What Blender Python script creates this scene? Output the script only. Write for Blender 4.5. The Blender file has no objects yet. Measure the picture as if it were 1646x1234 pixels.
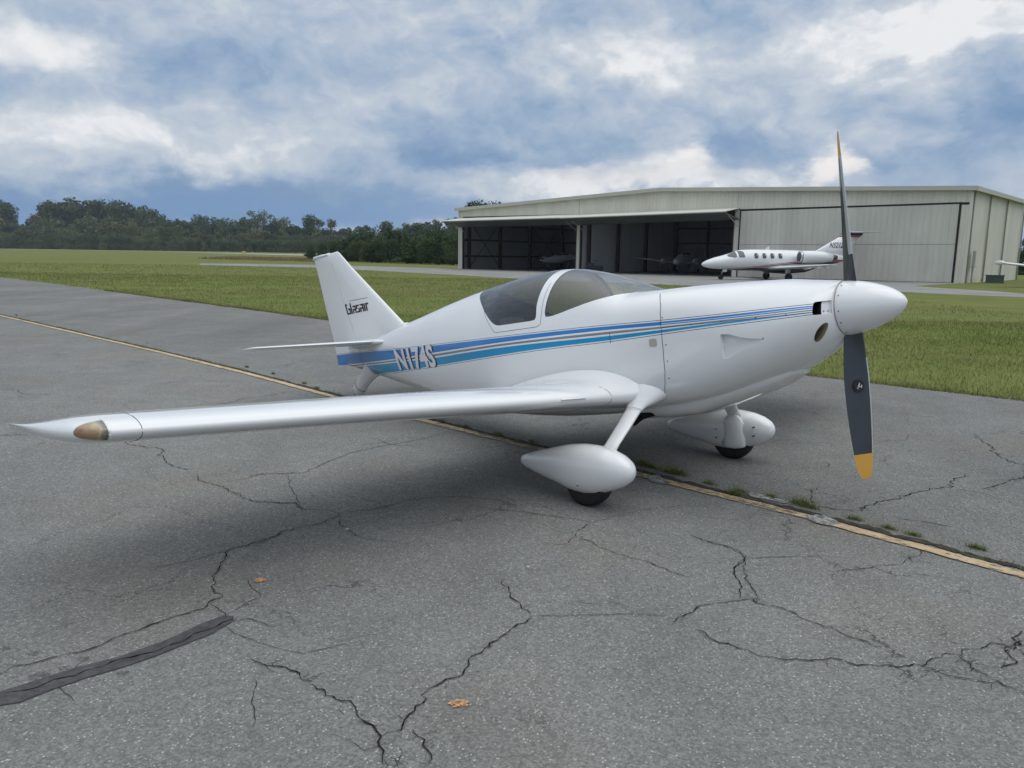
import bpy, bmesh, math, random
import numpy as np
from mathutils import Vector, Matrix
rnd = random.Random(7); rng = np.random.default_rng(7)
S = bpy.context.scene; COL = S.collection
R_ = math.radians

# ---------------------------------------------------------------- camera
CAM_H = 1.42
cam = bpy.data.cameras.new('camera'); co = bpy.data.objects.new('camera', cam); COL.objects.link(co)
S.camera = co
cam.sensor_width = 36; cam.lens = 1237/1646*36; cam.clip_start = .05; cam.clip_end = 6000
_p, _r = R_(9.562), R_(.7734)
fw = Vector((0, math.cos(_p), -math.sin(_p))); up0 = Vector((0, math.sin(_p), math.cos(_p))); r0 = Vector((1, 0, 0))
rt = r0*math.cos(_r)+up0*math.sin(_r); up = up0*math.cos(_r)-r0*math.sin(_r)
m = Matrix((rt, up, -fw)).transposed().to_4x4(); m.translation = (0, 0, CAM_H)
co.matrix_world = m

# ---------------------------------------------------------------- view, sky, sun
S.view_settings.view_transform = 'Standard'; S.view_settings.look = 'None'
S.view_settings.exposure = .24; S.view_settings.gamma = 1
try:
    S.cycles.use_denoising = True; S.cycles.max_bounces = 8; S.cycles.transparent_max_bounces = 24
    S.cycles.volume_bounces = 0
except Exception: pass
# aircraft frame on the ground: M under the main axle, nose along FWD, tail-low by PB
M0 = Vector((1.024, 4.815, 0)); HEAD = R_(-46.546); PB = .17104
FWD = Vector((math.cos(HEAD), math.sin(HEAD), 0)); LEFT = Vector((-math.sin(HEAD), math.cos(HEAD), 0))
SUN_EL = R_(66); SUN_AZ = HEAD + R_(8)
sundir = Vector((math.cos(SUN_AZ)*math.cos(SUN_EL), math.sin(SUN_AZ)*math.cos(SUN_EL), math.sin(SUN_EL)))
L = bpy.data.lights.new('sun', 'SUN'); L.energy = .62; L.angle = R_(60); L.color = (1, .975, .94)
lo = bpy.data.objects.new('sun', L); COL.objects.link(lo); lo.rotation_euler = sundir.to_track_quat('Z', 'Y').to_euler()

W = bpy.data.worlds.new('World'); S.world = W; W.use_nodes = True
def build_sky():
    nt = W.node_tree; nt.nodes.clear(); N = nt.nodes.new; K = nt.links.new
    def val(x, sock):
        if isinstance(x, (int, float)): sock.default_value = x
        elif isinstance(x, tuple): sock.default_value = x
        else: K(x, sock)
    def mth(op, a, b=0, c=0, clamp=False):
        n = N('ShaderNodeMath'); n.operation = op; n.use_clamp = clamp
        for i, v in enumerate((a, b, c)): val(v, n.inputs[i])
        return n.outputs[0]
    def vec(op, a, b=(0, 0, 0)):
        n = N('ShaderNodeVectorMath'); n.operation = op; val(a, n.inputs[0]); val(b, n.inputs[1])
        return n.outputs['Value'] if op == 'LENGTH' else n.outputs[0]
    def mr(x, a, b, c, d, t='SMOOTHSTEP'):
        n = N('ShaderNodeMapRange'); n.interpolation_type = t
        for i, v in enumerate((x, a, b, c, d)): val(v, n.inputs[i])
        return n.outputs[0]
    def noise(v, scale, det=6, rough=.55, dist=0.):
        n = N('ShaderNodeTexNoise'); K(v, n.inputs['Vector']); n.inputs['Scale'].default_value = scale
        n.inputs['Detail'].default_value = det; n.inputs['Roughness'].default_value = rough; n.inputs['Distortion'].default_value = dist
        return n
    def mixc(f, a, b):
        n = N('ShaderNodeMix'); n.data_type = 'RGBA'; val(f, n.inputs[0]); val(a, n.inputs[6]); val(b, n.inputs[7]); return n.outputs[2]
    tc = N('ShaderNodeTexCoord'); sp = N('ShaderNodeSeparateXYZ'); K(tc.outputs['Generated'], sp.inputs[0])
    az = mth('ARCTAN2', sp.outputs[0], sp.outputs[1]); el = mth('ARCSINE', sp.outputs[2])
    U = mth('MULTIPLY', az, 10); V = mth('MULTIPLY', el, 10)      # tenths of a radian
    cb = N('ShaderNodeCombineXYZ'); K(U, cb.inputs[0]); K(V, cb.inputs[1]); P = cb.outputs[0]
    # cloud billows: wider than high, finer towards the horizon
    st = vec('MULTIPLY', P, (1., 1.9, 1.))
    w1 = noise(st, .55, 5, .55); w2 = noise(st, 2.2, 5, .6)
    off = vec('ADD', vec('MULTIPLY', vec('SUBTRACT', w1.outputs['Color'], (.5, .5, .5)), (1.6, .8, 0)),
              vec('MULTIPLY', vec('SUBTRACT', w2.outputs['Color'], (.5, .5, .5)), (.55, .36, 0)))
    Q = vec('ADD', P, off)
    acc = .50
    for (u, v, ru, rv, wt, inner) in SKY_BLOBS:
        d = vec('LENGTH', vec('MULTIPLY', vec('SUBTRACT', Q, (u, v, 0)), (1/ru, 1/rv, 0)))
        acc = mth('ADD', acc, mr(d, 1, inner, 0, wt))
    n1 = noise(vec('MULTIPLY', Q, (1, 1.35, 1)), .95, 7, .54, .15).outputs['Fac']
    n2 = noise(vec('MULTIPLY', Q, (1, 1.5, 1)), 4.2, 6, .6, .2).outputs['Fac']
    b = mth('ADD', acc, mth('MULTIPLY', mth('SUBTRACT', n1, .5), .50))
    b = mth('ADD', b, mth('MULTIPLY', mth('SUBTRACT', n2, .5), .10))
    P2 = vec('ADD', P, vec('MULTIPLY', vec('SUBTRACT', w1.outputs['Color'], (.5, .5, .5)), (1.0, .5, 0)))
    def relief(dx, dy, sc, det, ro):
        a_ = noise(vec('MULTIPLY', P2, (1, 1.2, 1)), sc, det, ro).outputs['Fac']; c_ = noise(vec('MULTIPLY', vec('ADD', P2, (dx, dy, 0)), (1, 1.2, 1)), sc, det, ro).outputs['Fac']
        return mth('SUBTRACT', a_, c_)
    b = mth('ADD', b, mth('MULTIPLY', relief(.07, .20, 1.15, 5, .5), 1.3)); b = mth('ADD', b, mth('MULTIPLY', relief(.02, .06, 3.0, 4, .5), .40))
    n3 = noise(vec('MULTIPLY', Q, (1, 1.2, 1)), 1.5, 4, .5).outputs['Fac']; bil = mth('SUBTRACT', 1, mth('MULTIPLY', mth('ABSOLUTE', mth('SUBTRACT', n3, .5)), 5.))
    b = mth('SUBTRACT', b, mth('MULTIPLY', mth('POWER', mth('MAXIMUM', bil, 0), 2.5), .11)); b = mth('MULTIPLY_ADD', b, .78, .19)
    ramp = N('ShaderNodeValToRGB'); K(b, ramp.inputs[0]); cr = ramp.color_ramp
    stops = [(0., (.160, .265, .435)), (.22, (.225, .325, .475)), (.40, (.305, .395, .525)), (.58, (.395, .465, .565)), (.78, (.525, .57, .625)), (1., (.76, .77, .785))]
    while len(cr.elements) < len(stops): cr.elements.new(.5)
    for e, (p, c) in zip(cr.elements, stops): e.position = p; e.color = (*c, 1)
    col = ramp.outputs[0]
    # warm, sunlit low cumulus and the clear blue band under the cloud deck
    for (u, v, ru, rv, c, amt) in SKY_TINTS:
        d = vec('LENGTH', vec('MULTIPLY', vec('SUBTRACT', Q, (u, v, 0)), (1/ru, 1/rv, 0)))
        col = mixc(mr(d, 1, .25, 0, amt), col, (*c, 1))
    # high overcast towards the zenith is brighter than the band near the horizon
    zen = mr(el, .33, 1.1, 1, 1.98); col = mixc(mr(el, .30, .9, 0, .85), col, (.585, .605, .615, 1))
    vm = N('ShaderNodeVectorMath'); vm.operation = 'SCALE'; K(col, vm.inputs[0]); K(zen, vm.inputs[3])
    sky = N('ShaderNodeTexSky'); sky.sky_type = 'NISHITA'; sky.sun_disc = False
    sky.sun_elevation = SUN_EL; sky.sun_rotation = math.pi/2-SUN_AZ
    bg1 = N('ShaderNodeBackground'); K(sky.outputs[0], bg1.inputs[0]); bg1.inputs[1].default_value = .06
    bg2 = N('ShaderNodeBackground'); K(vm.outputs[0], bg2.inputs[0]); bg2.inputs[1].default_value = 1
    mx = N('ShaderNodeMixShader'); mx.inputs[0].default_value = .94; K(bg1.outputs[0], mx.inputs[1]); K(bg2.outputs[0], mx.inputs[2])
    out = N('ShaderNodeOutputWorld'); K(mx.outputs[0], out.inputs[0])
def sky_uv(px, py):     # direction of a spot of sky seen in the photograph
    d = (fw + rt*((px-823)/1237) - up*((py-617)/1237)).normalized()
    return math.atan2(d.x, d.y)*10, math.asin(d.z)*10
SKY_BLOBS = [(*sky_uv(x, y), rx/124, ry/124, w, i) for x, y, rx, ry, w, i in [
    # px centre, radii in px, weight, inner edge
    (50, 55, 130, 60, .42, .1), (170, 110, 90, 60, .22, .1), (40, 215, 230, 70, .20, .1), (330, 235, 380, 62, .36, .15), (560, 150, 150, 55, .25, .1),
    (400, 110, 260, 75, -.20, .2), (520, 30, 330, 50, .08, .2), (110, 20, 60, 30, -.2, .1),
    (150, 330, 520, 60, -.55, .3), (480, 320, 360, 50, -.50, .3), (700, 250, 330, 60, -.38, .1),(760, 270, 260, 40, -.2, .1),
    (1020, 80, 190, 60, .40, .1), (930, 120, 170, 50, .12, .1), (850, 190, 230, 60, -.16, .1), (1160, 130, 200, 60, .18, .1),
    (1480, 70, 230, 95, .52, .1), (1300, 60, 230, 70, .20, .1), (1600, 20, 160, 70, .35, .1), (1330, 190, 240, 60, .10, .1), (1420, 115, 60, 20, -.35, .1),
    (1590, 170, 130, 95, -.44, .25), (1600, 40, 60, 25, -.3, .1), (1230, 225, 180, 65, -.30, .1), (1480, 275, 190, 45, -.22, .1),
    (1060, 265, 110, 42, .42, .1), (900, 300, 260, 34, .50, .15), (1330, 262, 85, 40, .55, .2), (1200, 295, 300, 22, .36, .2), (620, 285, 140, 30, .15, .1),
    (1010, 230, 60, 60, -.1, .1), (1150, 240, 70, 50, -.25, .1)]]
SKY_TINTS = [(*sky_uv(x, y), rx/124, ry/124, c, a) for x, y, rx, ry, c, a in [
    (200, 335, 620, 42, (.135, .250, .455), .75), (620, 340, 330, 34, (.155, .27, .465), .7),
    (1340, 262, 60, 34, (.90, .84, .80), .75), (1085, 262, 48, 26, (.88, .84, .80), .7), (1010, 285, 200, 22, (.72, .70, .70), .55), (70, 62, 90, 40, (.80, .80, .80), .5)]]
build_sky()

# ---------------------------------------------------------------- helpers
def tag(o, label=None, cat=None, group=None, kind=None):
    if label: o['label'] = label
    if cat: o['category'] = cat
    if group: o['group'] = group
    if kind: o['kind'] = kind
    return o
def empty(name, loc=(0, 0, 0), rz=0, parent=None):
    o = bpy.data.objects.new(name, None); COL.objects.link(o); o.empty_display_size = .2
    o.location = loc; o.rotation_euler = (0, 0, rz); o.parent = parent
    return o
def mesh(name, V, F, mat=None, parent=None, smooth=False, mats=None, mi=None):
    me = bpy.data.meshes.new(name); me.from_pydata([tuple(map(float, v)) for v in V], [], [tuple(f) for f in F])
    if mats:
        for a in mats: me.materials.append(a)
        if mi is not None: me.polygons.foreach_set('material_index', mi)
    elif mat: me.materials.append(mat)
    if smooth: me.polygons.foreach_set('use_smooth', [True]*len(me.polygons))
    me.update()
    o = bpy.data.objects.new(name, me); COL.objects.link(o); o.parent = parent
    return o
def fix_normals(o, outward=True):
    bm = bmesh.new(); bm.from_mesh(o.data); bmesh.ops.recalc_face_normals(bm, faces=bm.faces[:]); bm.to_mesh(o.data); bm.free(); return o
def sharp(o, ang=35):
    me = o.data; me.polygons.foreach_set('use_smooth', [True]*len(me.polygons))
    try: me.set_sharp_from_angle(angle=R_(ang))
    except Exception: pass
    return o
class MB:
    def __init__(s): s.V = []; s.F = []
    def add(s, V, F):
        b = len(s.V); s.V += [tuple(v) for v in V]; s.F += [tuple(i+b for i in f) for f in F]; return s
    def box(s, c, d, rot=None):
        hx, hy, hz = d[0]/2, d[1]/2, d[2]/2
        V = [Vector((x, y, z)) for x in (-hx, hx) for y in (-hy, hy) for z in (-hz, hz)]
        if rot is not None: V = [rot @ v for v in V]
        c = Vector(c); return s.add([v+c for v in V], [(0, 1, 3, 2), (4, 6, 7, 5), (0, 4, 5, 1), (2, 3, 7, 6), (0, 2, 6, 4), (1, 5, 7, 3)])
    def beam(s, a, b, w, h=None, upv=(0, 0, 1)):
        a = Vector(a); b = Vector(b); d = (b-a); ln = d.length; d.normalize(); h = h or w
        u = Vector(upv); sd = d.cross(u)
        if sd.length < 1e-3: sd = d.cross(Vector((1, 0, 0)))
        sd.normalize(); u = sd.cross(d)
        V = [p+sd*i*w/2+u*j*h/2 for p in (a, b) for i, j in ((-1, -1), (1, -1), (1, 1), (-1, 1))]
        return s.add(V, [(0, 1, 2, 3), (7, 6, 5, 4), (0, 4, 5, 1), (1, 5, 6, 2), (2, 6, 7, 3), (3, 7, 4, 0)])
    def tube(s, pts, rads, n=12, caps=True, sq=(1, 1), upv=None):
        pts = [Vector(p) for p in pts]; V = []; F = []
        for i, p in enumerate(pts):
            d = (pts[min(i+1, len(pts)-1)]-pts[max(i-1, 0)]).normalized()
            a = Vector(upv) if upv else (Vector((0, 0, 1)) if abs(d.z) < .9 else Vector((1, 0, 0)))
            sd = d.cross(a).normalized(); u = sd.cross(d)
            r = rads[i] if hasattr(rads, '__len__') else rads
            for k in range(n):
                t = 2*math.pi*k/n; V.append(p+sd*math.cos(t)*r*sq[0]+u*math.sin(t)*r*sq[1])
        for i in range(len(pts)-1):
            for k in range(n): a = i*n+k; b = i*n+(k+1) % n; F.append((a, b, b+n, a+n))
        if caps: F.append(tuple(range(n))[::-1]); F.append(tuple((len(pts)-1)*n+k for k in range(n)))
        return s.add(V, F)
    def lathe(s, prof, n=32, axis='x', c=(0, 0, 0)):
        V = []; F = []; c = Vector(c)
        for a, r in prof:
            for k in range(n):
                t = 2*math.pi*k/n; q = (a, r*math.cos(t), r*math.sin(t))
                if axis == 'y': q = (q[1], a, q[2])
                if axis == 'z': q = (q[1], q[2], a)
                V.append(Vector(q)+c)
        for i in range(len(prof)-1):
            for k in range(n): a = i*n+k; b = i*n+(k+1) % n; F.append((a, b, b+n, a+n))
        F.append(tuple(range(n))[::-1]); F.append(tuple((len(prof)-1)*n+k for k in range(n)))
        return s.add(V, F)
    def prism(s, poly, off):
        n = len(poly); off = Vector(off); V = [Vector(p) for p in poly]; V += [v+off for v in V]
        return s.add(V, [tuple(range(n)), tuple(range(n, 2*n))[::-1]]+[(i, (i+1) % n, n+(i+1) % n, n+i) for i in range(n)])
    def build(s, name, mat, parent=None, smooth=False, ang=None):
        o = mesh(name, s.V, s.F, mat, parent); fix_normals(o)
        if ang: sharp(o, ang)
        elif smooth: o.data.polygons.foreach_set('use_smooth', [True]*len(o.data.polygons))
        return o

# ---------------------------------------------------------------- materials
def mat(name, col=(.5, .5, .5), rough=.5, metal=0, coat=0, spec=.5, **kw):
    m = bpy.data.materials.new(name); m.use_nodes = True; b = m.node_tree.nodes['Principled BSDF']
    b.inputs['Base Color'].default_value = (*col, 1); b.inputs['Roughness'].default_value = rough; b.inputs['Metallic'].default_value = metal
    b.inputs['Coat Weight'].default_value = coat; b.inputs['Coat Roughness'].default_value = .04; b.inputs['Specular IOR Level'].default_value = spec
    return m
class NB:
    """small node-building helper on a material"""
    def __init__(s, m): s.m = m; s.nt = m.node_tree; s.bs = s.nt.nodes['Principled BSDF']
    def N(s, t): return s.nt.nodes.new(t)
    def K(s, a, b): s.nt.links.new(a, b)
    def put(s, x, sock):
        if isinstance(x, (int, float, tuple)): sock.default_value = x
        else: s.K(x, sock)
    def tc(s, k='Object'):
        n = s.N('ShaderNodeTexCoord'); return n.outputs[k]
    def pos(s): return s.N('ShaderNodeNewGeometry').outputs['Position']
    def sep(s, v): n = s.N('ShaderNodeSeparateXYZ'); s.K(v, n.inputs[0]); return n.outputs
    def math(s, op, a, b=0, clamp=False):
        n = s.N('ShaderNodeMath'); n.operation = op; n.use_clamp = clamp; s.put(a, n.inputs[0]); s.put(b, n.inputs[1]); return n.outputs[0]
    def vmul(s, v, k): n = s.N('ShaderNodeVectorMath'); n.operation = 'MULTIPLY'; s.K(v, n.inputs[0]); n.inputs[1].default_value = k; return n.outputs[0]
    def noise(s, v, scale, det=4, rough=.55, dist=0., out='Fac'):
        n = s.N('ShaderNodeTexNoise'); s.K(v, n.inputs['Vector']); n.inputs['Scale'].default_value = scale; n.inputs['Detail'].default_value = det
        n.inputs['Roughness'].default_value = rough; n.inputs['Distortion'].default_value = dist; return n.outputs[out]
    def vor(s, v, scale, feat='F1', out='Distance', rand=1.):
        n = s.N('ShaderNodeTexVoronoi'); n.feature = feat; s.K(v, n.inputs['Vector']); n.inputs['Scale'].default_value = scale; n.inputs['Randomness'].default_value = rand
        return n.outputs[out]
    def mr(s, x, a, b, c=0., d=1., t='LINEAR'):
        n = s.N('ShaderNodeMapRange'); n.interpolation_type = t
        for i, v in enumerate((x, a, b, c, d)): s.put(v, n.inputs[i])
        return n.outputs[0]
    def mix(s, f, a, b, op='MIX'):
        n = s.N('ShaderNodeMix'); n.data_type = 'RGBA'; n.blend_type = op
        s.put(f, n.inputs[0]); s.put((*a, 1) if isinstance(a, tuple) and len(a) == 3 else a, n.inputs[6]); s.put((*b, 1) if isinstance(b, tuple) and len(b) == 3 else b, n.inputs[7]); return n.outputs[2]
    def ramp(s, x, stops):
        n = s.N('ShaderNodeValToRGB'); s.K(x, n.inputs[0]); cr = n.color_ramp
        while len(cr.elements) < len(stops): cr.elements.new(.5)
        for e, (p, c) in zip(cr.elements, stops): e.position = p; e.color = (*c, 1) if len(c) == 3 else c
        return n.outputs[0]
    def curve(s, x, pts):
        n = s.N('ShaderNodeFloatCurve'); s.K(x, n.inputs['Value']); c = n.mapping.curves[0]
        c.points[0].location = pts[0]; c.points[1].location = pts[-1]
        for p in pts[1:-1]: c.points.new(*p)
        n.mapping.extend = 'HORIZONTAL'; n.mapping.update(); return n.outputs[0]
    def col(s, x): s.put(x, s.bs.inputs['Base Color'])
    def rough(s, x): s.put(x, s.bs.inputs['Roughness'])
    def bump(s, h, strength=.3, dist=.01):
        n = s.N('ShaderNodeBump'); s.put(h, n.inputs['Height']); n.inputs['Strength'].default_value = strength; n.inputs['Distance'].default_value = dist
        s.K(n.outputs[0], s.bs.inputs['Normal']); return n

# ---- measured ground positions (metres)
CRACKS = [
(0.01, [(-2.884,5.6),(-2.808,5.489),(-2.673,5.44),(-2.51,5.366),(-2.453,5.211),(-2.328,5.02),(-2.21,4.91),(-2.073,4.849)]),
(0.009, [(-2.014,4.765),(-1.944,4.622),(-1.814,4.529),(-1.744,4.512),(-1.67,4.402),(-1.584,4.334),(-1.473,4.234),(-1.35,4.222),(-1.225,4.2),(-1.154,4.098)]),
(0.007, [(-1.813,4.588),(-1.673,4.655),(-1.615,4.771),(-1.464,4.791),(-1.394,4.803)]),
(0.009, [(-1.665,4.722),(-1.61,4.775),(-1.446,4.796),(-1.343,4.823),(-1.278,5.007),(-1.209,5.205),(-1.142,5.327),(-1.021,5.48),(-0.811,5.663),(-0.658,5.824),(-0.501,6.059)]),
(0.006, [(-1.434,4.775),(-1.369,4.592),(-1.256,4.334),(-1.222,4.231),(-1.164,4.117),(-1.139,4.102),(-1.0,4.092),(-0.942,4.047)]),
(0.008, [(-1.506,4.253),(-1.43,4.222),(-1.276,4.212),(-1.218,4.197)]),
(0.008, [(-0.94,4.053),(-0.784,4.117),(-0.668,4.187),(-0.605,4.274),(-0.426,4.352),(-0.26,4.359),(-0.058,4.308),(0.04,4.183)]),
(0.005, [(-0.31,4.287),(-0.175,4.191),(-0.098,4.139),(0.05,4.119),(0.272,4.025)]),
(0.012, [(-0.942,4.047),(-0.935,3.971),(-0.983,3.895),(-1.088,3.82),(-1.135,3.762),(-1.188,3.68),(-1.229,3.602),(-1.271,3.563)]),
(0.006, [(-0.925,3.986),(-0.886,3.841),(-0.821,3.788),(-0.785,3.709),(-0.718,3.659),(-0.621,3.642),(-0.495,3.616)]),
(0.012, [(-1.137,3.782),(-1.185,3.686),(-1.264,3.581),(-1.348,3.505),(-1.336,3.424),(-1.329,3.335),(-1.301,3.25),(-1.303,3.189),(-1.268,3.131),(-1.255,3.075),(-1.214,3.021),(-1.185,2.995),(-1.212,2.924),(-1.261,2.84),(-1.303,2.815),(-1.351,2.759),(-1.384,2.72),(-1.405,2.675),(-1.449,2.624),(-1.489,2.568),(-1.517,2.534),(-1.575,2.494),(-1.656,2.454),(-1.709,2.386)]),
(0.006, [(-1.348,3.493),(-1.406,3.421),(-1.491,3.351),(-1.57,3.294),(-1.643,3.277)]),
(0.006, [(-1.212,2.924),(-1.153,2.867),(-1.105,2.82),(-1.065,2.79),(-1.016,2.799),(-0.938,2.763),(-0.903,2.741)]),
(0.006, [(-1.078,2.728),(-1.027,2.686),(-0.97,2.644),(-0.931,2.631),(-0.894,2.646)]),
(0.013, [(-0.905,2.511),(-0.864,2.487),(-0.83,2.463),(-0.77,2.44),(-0.727,2.423),(-0.684,2.382),(-0.659,2.36)]),
(0.012, [(-0.645,2.356),(-0.6,2.323),(-0.549,2.265),(-0.478,2.214),(-0.452,2.155),(-0.411,2.123),(-0.374,2.073),(-0.359,2.033),(-0.345,1.983),(-0.351,1.946)]),
(0.009, [(-0.345,1.983),(-0.319,1.971),(-0.292,1.947)]),
(0.012, [(-0.372,2.077),(-0.323,2.111),(-0.312,2.154),(-0.305,2.188),(-0.277,2.245),(-0.289,2.292),(-0.256,2.331),(-0.204,2.378),(-0.152,2.412),(-0.143,2.469),(-0.117,2.539),(-0.098,2.566),(-0.059,2.628),(-0.011,2.722),(0.04,2.781),(0.081,2.845)]),
(0.007, [(0.04,2.792),(0.044,2.823),(0.084,2.864)]),
(0.009, [(0.084,2.864),(0.056,2.921),(0.033,2.98),(0.006,3.041),(0.001,3.125),(-0.037,3.197)]),
(0.006, [(0.085,2.856),(0.19,2.859),(0.265,2.861),(0.342,2.876),(0.45,2.891),(0.57,2.883),(0.645,2.88)]),
(0.008, [(-0.278,2.112),(-0.257,2.08),(-0.237,2.062),(-0.241,2.036),(-0.226,2.01),(-0.218,1.952)]),
(0.005, [(-0.623,2.638),(-0.566,2.663),(-0.529,2.693),(-0.46,2.707)]),
(0.01, [(0.64,2.82),(0.699,2.869),(0.761,2.925),(0.817,2.982),(0.9,3.004),(0.983,3.025),(1.037,3.047),(1.038,3.008),(1.114,2.953),(1.146,2.9),(1.187,2.857),(1.242,2.79),(1.283,2.734),(1.317,2.688),(1.381,2.644)]),
(0.008, [(1.034,3.008),(1.064,3.118),(1.05,3.159),(1.057,3.245),(1.113,3.483)]),
(0.009, [(0.986,3.035),(0.988,3.095),(1.009,3.157),(1.006,3.277),(1.039,3.358),(1.128,3.483),(1.105,3.572),(1.068,3.625),(1.0,3.677),(0.921,3.789)]),
(0.005, [(1.126,3.475),(1.25,3.495),(1.394,3.51),(1.53,3.527),(1.628,3.5)]),
(0.006, [(1.468,3.349),(1.555,3.352),(1.643,3.378),(1.747,3.418),(1.842,3.433),(1.92,3.51),(1.974,3.538)]),
(0.009, [(1.974,3.538),(2.036,3.619),(2.054,3.674),(2.112,3.704)]),
(0.012, [(1.924,3.549),(1.94,3.511),(1.956,3.467)]),
(0.01, [(0.714,2.759),(0.748,2.736),(0.768,2.688),(0.791,2.658),(0.844,2.629),(0.896,2.579),(0.96,2.569),(1.029,2.554),(1.099,2.544),(1.159,2.564),(1.214,2.538),(1.297,2.512),(1.381,2.504),(1.465,2.512),(1.504,2.559),(1.577,2.604),(1.642,2.606),(1.718,2.645),(1.791,2.677),(1.848,2.682),(1.885,2.68),(1.933,2.712)]),
(0.01, [(1.467,2.509),(1.489,2.476),(1.511,2.45),(1.555,2.441),(1.614,2.42),(1.659,2.402)]),
(0.012, [(1.641,2.584),(1.645,2.535),(1.646,2.487),(1.669,2.441),(1.687,2.403),(1.702,2.372),(1.719,2.324)]),
(0.016, [(1.878,2.657),(1.832,2.633),(1.813,2.589),(1.773,2.545),(1.735,2.503)]),
(0.016, [(1.989,2.786),(1.931,2.728),(1.936,2.705),(1.888,2.65),(1.863,2.634)]),
(0.016, [(1.969,4.21),(2.033,4.249),(2.155,4.358),(2.28,4.441),(2.412,4.506),(2.52,4.593),(2.635,4.641),(2.792,4.691),(2.831,4.795),(2.924,4.878),(3.036,4.954)]),
(0.016, [(3.8,6.181),(3.76,6.001),(3.702,5.797),(3.593,5.543),(3.577,5.398),(3.59,5.234),(3.732,5.188)]),
(0.014, [(2.966,4.656),(3.06,4.703),(3.13,4.773),(3.256,4.847),(3.387,4.923)]),
(0.01, [(3.519,5.126),(3.44,4.973),(3.371,4.898)]),
(0.008, [(0.323,3.807),(0.345,3.714),(0.39,3.689),(0.431,3.627),(0.512,3.532),(0.577,3.476),(0.647,3.41),(0.714,3.347),(0.777,3.275),(0.813,3.246)]),
(0.006, [(0.338,3.807),(0.387,3.865),(0.435,3.953),(0.348,4.01),(0.257,4.037),(0.134,4.078),(0.029,4.112),(-0.098,4.132)]),
(0.005, [(0.44,3.954),(0.524,4.017),(0.593,4.066),(0.684,4.116),(0.745,4.167),(0.848,4.204),(1.037,4.279)]),
(0.006, [(0.94,3.762),(1.018,3.687),(1.087,3.626),(1.136,3.507),(1.076,3.425),(1.018,3.314),(1.01,3.242)]),
(0.005, [(1.133,3.5),(1.24,3.494),(1.379,3.515)]),
(0.012, [(-5.167,7.581),(-5.049,7.677),(-4.855,7.477),(-4.674,7.366),(-4.503,7.451)]),
(0.012, [(-3.922,5.704),(-3.822,5.728),(-3.716,5.766)]),
(0.01, [(-2.779,6.994),(-2.675,7.093),(-2.6,7.338),(-2.434,7.451),(-2.312,7.669),(-2.224,7.763)]),
(0.03, [(-16.464,24.614),(-16.154,25.462),(-15.492,26.467)]),
(0.025, [(-10.442,16.45),(-9.667,17.014),(-8.825,17.857),(-8.294,18.645),(-7.069,19.705)]),
(0.012, [(-4.404,10.712),(-4.149,10.954),(-3.854,10.964)]),
(0.008, [(2.201,5.272),(2.197,5.191),(2.18,5.112)]),
(0.008, [(1.929,4.652),(1.865,4.585),(1.807,4.46),(1.757,4.304)]),
(0.01, [(1.738,4.284),(1.832,4.252),(1.958,4.185)]),
(0.008, [(2.145,4.089),(2.209,4.058),(2.337,3.982),(2.401,3.937)]),
(0.006, [(2.78,4.669),(2.888,4.589),(2.954,4.45),(2.992,4.318)]),
(0.006, [(-2.244,3.303),(-2.223,3.304)]),
(0.007, [(-2.217,3.427),(-2.158,3.411)]),
(0.005, [(-0.851,2.378),(-0.806,2.236),(-0.761,2.109)]),
]
APRON_EDGE = [(-115.302,128.245),(-25.015,37.785),(-16.307,28.982),(-10.732,23.181),(-6.712,19.135),(-3.841,16.131),(0.745,12.02),(3.634,9.321),(5.263,7.78),(6.138,6.905)]
TAR_PATCH = [(-1.646,2.253),(-1.638,2.278),(-1.591,2.32),(-1.521,2.391),(-1.456,2.447),(-1.359,2.512),(-1.247,2.637),(-1.172,2.764),(-1.115,2.828),(-1.076,2.821),(-1.07,2.774),(-1.104,2.683),(-1.166,2.611),(-1.24,2.515),(-1.325,2.432),(-1.411,2.364),(-1.489,2.284),(-1.54,2.219),(-1.588,2.203),(-1.602,2.187)]
TAXI_LINE = [(-10.842,16.257),(-7.255,12.875),(-4.819,10.583),(-3.076,8.88),(-1.822,7.569),(-0.853,6.564),(-0.258,5.988),(0.222,5.518),(0.872,4.871),(1.289,4.456),(1.634,4.123),(1.867,3.869),(2.057,3.667),(2.207,3.498),(2.357,3.336)]
WHITE_A = [(1.44,4.499),(1.49,4.501),(1.558,4.42),(1.634,4.341),(1.6,4.306),(1.523,4.371),(1.441,4.426)]
WHITE_B = [(1.647,4.103),(1.708,4.116),(1.759,4.087),(1.784,3.998),(1.725,3.938),(1.669,3.965),(1.634,4.032)]
WHITE_C = [(0.882,4.857),(0.964,4.861),(1.012,4.697),(0.972,4.656),(0.886,4.718)]
WEEDS = [(0.862,5.064),(0.912,4.99),(1.021,4.863),(1.068,4.837),(1.301,4.432),(1.357,4.471),(1.642,4.241),(1.662,4.198),(1.842,4.001),(1.963,3.863),(2.269,3.593),(-2.835,8.807),(-2.297,8.162),(-10.508,16.148),(-0.642,6.353),(-0.418,6.155),(-0.156,5.909),(0.11,5.663),(-3.312,9.306),(-2.087,7.871),(0.543,5.273),(1.203,4.64),(1.509,4.382),(2.046,3.768)]
STAINS = [(-1.679,2.523),(-1.574,2.378),(-1.486,2.49),(-1.516,2.427),(-1.304,2.402),(-1.805,2.553)]
ORANGE = [(-0.155,2.247),(-1.085,3.157)]
PAVE_LOW = [(-30.01,74.524),(-18.197,69.89),(-5.462,54.405),(0.89,44.885),(8.483,38.478),(17.008,34.455),(20.285,30.754),(24.765,24.121)]
PAVE_UP = [(-33.946,84.323),(-29.31,86.155),(-22.052,84.733),(-14.493,80.373),(-5.133,73.355)]
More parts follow.
